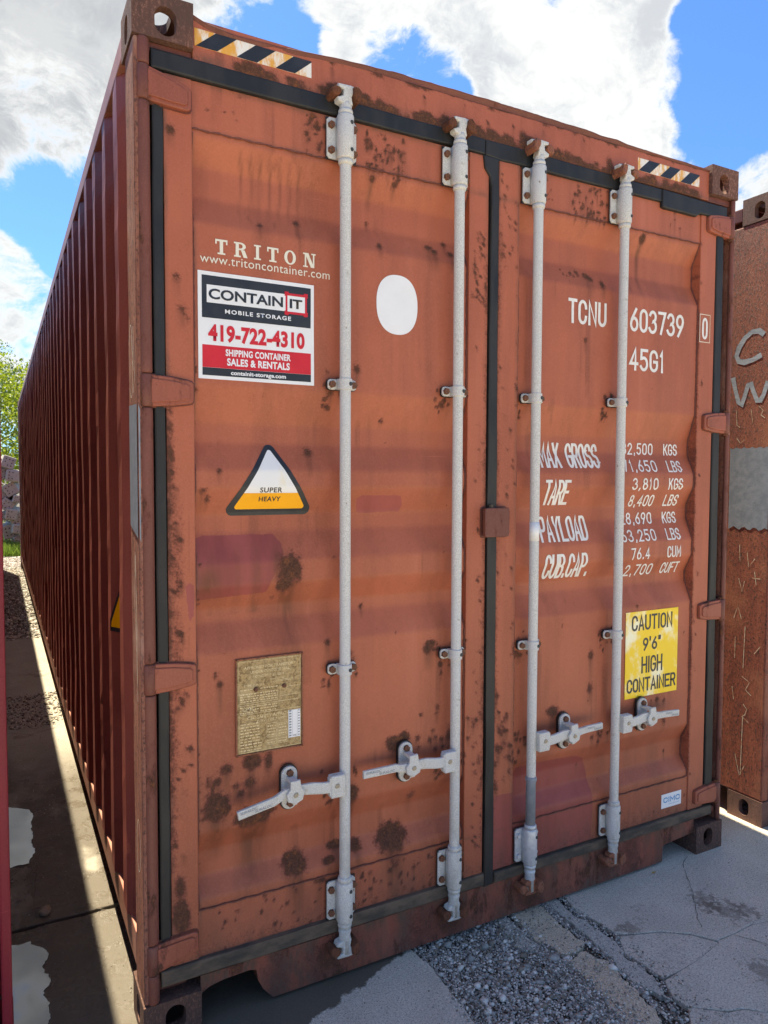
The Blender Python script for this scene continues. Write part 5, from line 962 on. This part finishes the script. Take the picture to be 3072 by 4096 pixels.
def leaves(name, m, c, rad, n, size, parent, seed, shell_=.35, flat_=1.):
    R4 = np.random.default_rng(seed); V = []; F = []; d = R4.normal(size=(n, 3)); d /= np.linalg.norm(d, axis=1)[:, None]; r = R4.uniform(shell_, 1, n) ** .6; ctr = np.array(c) + d * r[:, None] * np.array(rad)
    keep = [i for i in range(n) if mnoise.noise(Vector(ctr[i]) * 1.9 + Vector((seed, 0, 0))) > -.12]; ctr = ctr[keep]; n = len(ctr)
    u = R4.normal(size=(n, 3)); u /= np.linalg.norm(u, axis=1)[:, None]; w = np.cross(u, R4.normal(size=(n, 3))); w /= np.linalg.norm(w, axis=1)[:, None]; s = R4.uniform(.6, 1.2, (n, 1)) * size
    V = np.stack([ctr - u * s, ctr + w * s * .5, ctr + u * s, ctr - w * s * .5], 1).reshape(-1, 3); me = bpy.data.meshes.new(name); me.from_pydata(V.tolist(), [], (np.arange(n * 4).reshape(-1, 4)).tolist()); return omesh(name, me, m, parent)
def trunk(name, parent, x, y, z1, r, seed, nb=6, spread=1.):
    bm = BMN(); R5 = random.Random(seed); p = Vector((x, y, -.05)); seg = 7; pts = [p.copy()]
    for k in range(seg): p = p + Vector((R5.uniform(-.12, .12) * spread, R5.uniform(-.12, .12), z1 / seg)); pts.append(p.copy())
    for i, (a, b) in enumerate(zip(pts, pts[1:])): cyl(bm, a, b, r * (1 - .12 * i), r * (1 - .12 * (i + 1)), 9, False)
    for k in range(nb):
        a = pts[2 + k % (seg - 1)]; d = Vector((R5.uniform(-1, 1), R5.uniform(-1, 1), R5.uniform(.4, 1.1))).normalized() * R5.uniform(.5, 1.3) * spread; cyl(bm, a, a + d, r * .35, r * .12, 6, False); cyl(bm, a + d * .6, a + d * .6 + Vector((d.y, -d.x, abs(d.z))) * .5, r * .18, r * .05, 5, False)
    return obj(name, bm, 'bark', parent, True)
for (x, y, c, rad, n, size, m, lb, cat, nm) in ((-.3, 18.6, (-.3, 18.6, 3.0), (1.5, 1.2, 1.75), 9000, .06, 'leafy', 'bright yellow-green bush behind the block pile', 'bush', 'bush'), (.9, 19.6, (.9, 19.6, 2.8), (1.2, 1.2, 2.1), 5600, .055, 'leafy', 'yellow-green bush partly behind the container end', 'bush', 'bush'), (-.9, 22.5, (-.6, 22.5, 3.0), (1.7, 1.4, 2.2), 9000, .06, 'leafd', 'dark green bush deeper behind the yellow one', 'bush', 'bush'), (-.6, 26, (-.7, 26, 4.6), (1.6, 1.3, 1.75), 4200, .05, 'leafp', 'pale feathery tree rising against the sky at the left edge', 'tree', 'tree')):
    e = empty(nm, (x, y, 0), lb, cat); leaves('crown', m, c, rad, n, size, e, int(n + x * 10)); trunk('trunk', e, x, y, c[2] + rad[2] * .7, .07 if cat == 'bush' else .13, int(n), 9, .8)
def grassf(name, n, x0, x1, y0, y1, h):
    R6 = np.random.default_rng(8); x = R6.uniform(x0, x1, n); y = R6.uniform(y0, y1, n); a = R6.uniform(0, 6.28, n); hh = h * R6.uniform(.5, 1.2, n); l = R6.normal(0, .3, (n, 2)) * hh[:, None]; w = .007
    V = np.stack([np.stack([x - np.cos(a) * w, y - np.sin(a) * w, 0 * x - .02], 1), np.stack([x + np.cos(a) * w, y + np.sin(a) * w, 0 * x - .02], 1), np.stack([x + l[:, 0] + .002, y + l[:, 1], hh], 1), np.stack([x + l[:, 0] - .002, y + l[:, 1], hh], 1)], 1).reshape(-1, 3)
    me = bpy.data.meshes.new(name); me.from_pydata(V.tolist(), [], np.arange(4 * n).reshape(-1, 4).tolist()); return omesh(name, me, 'grass')
tag(grassf('grass', 9000, -1.6, 1.6, 14.2, 15.9, .20), 'bright green grass and weeds in front of the block pile', None, None, 'stuff')
tag(grassf('grass', 9000, -6, 6, 16.9, 24, .35), 'rough grass beneath the bushes behind the block pile', None, None, 'stuff')
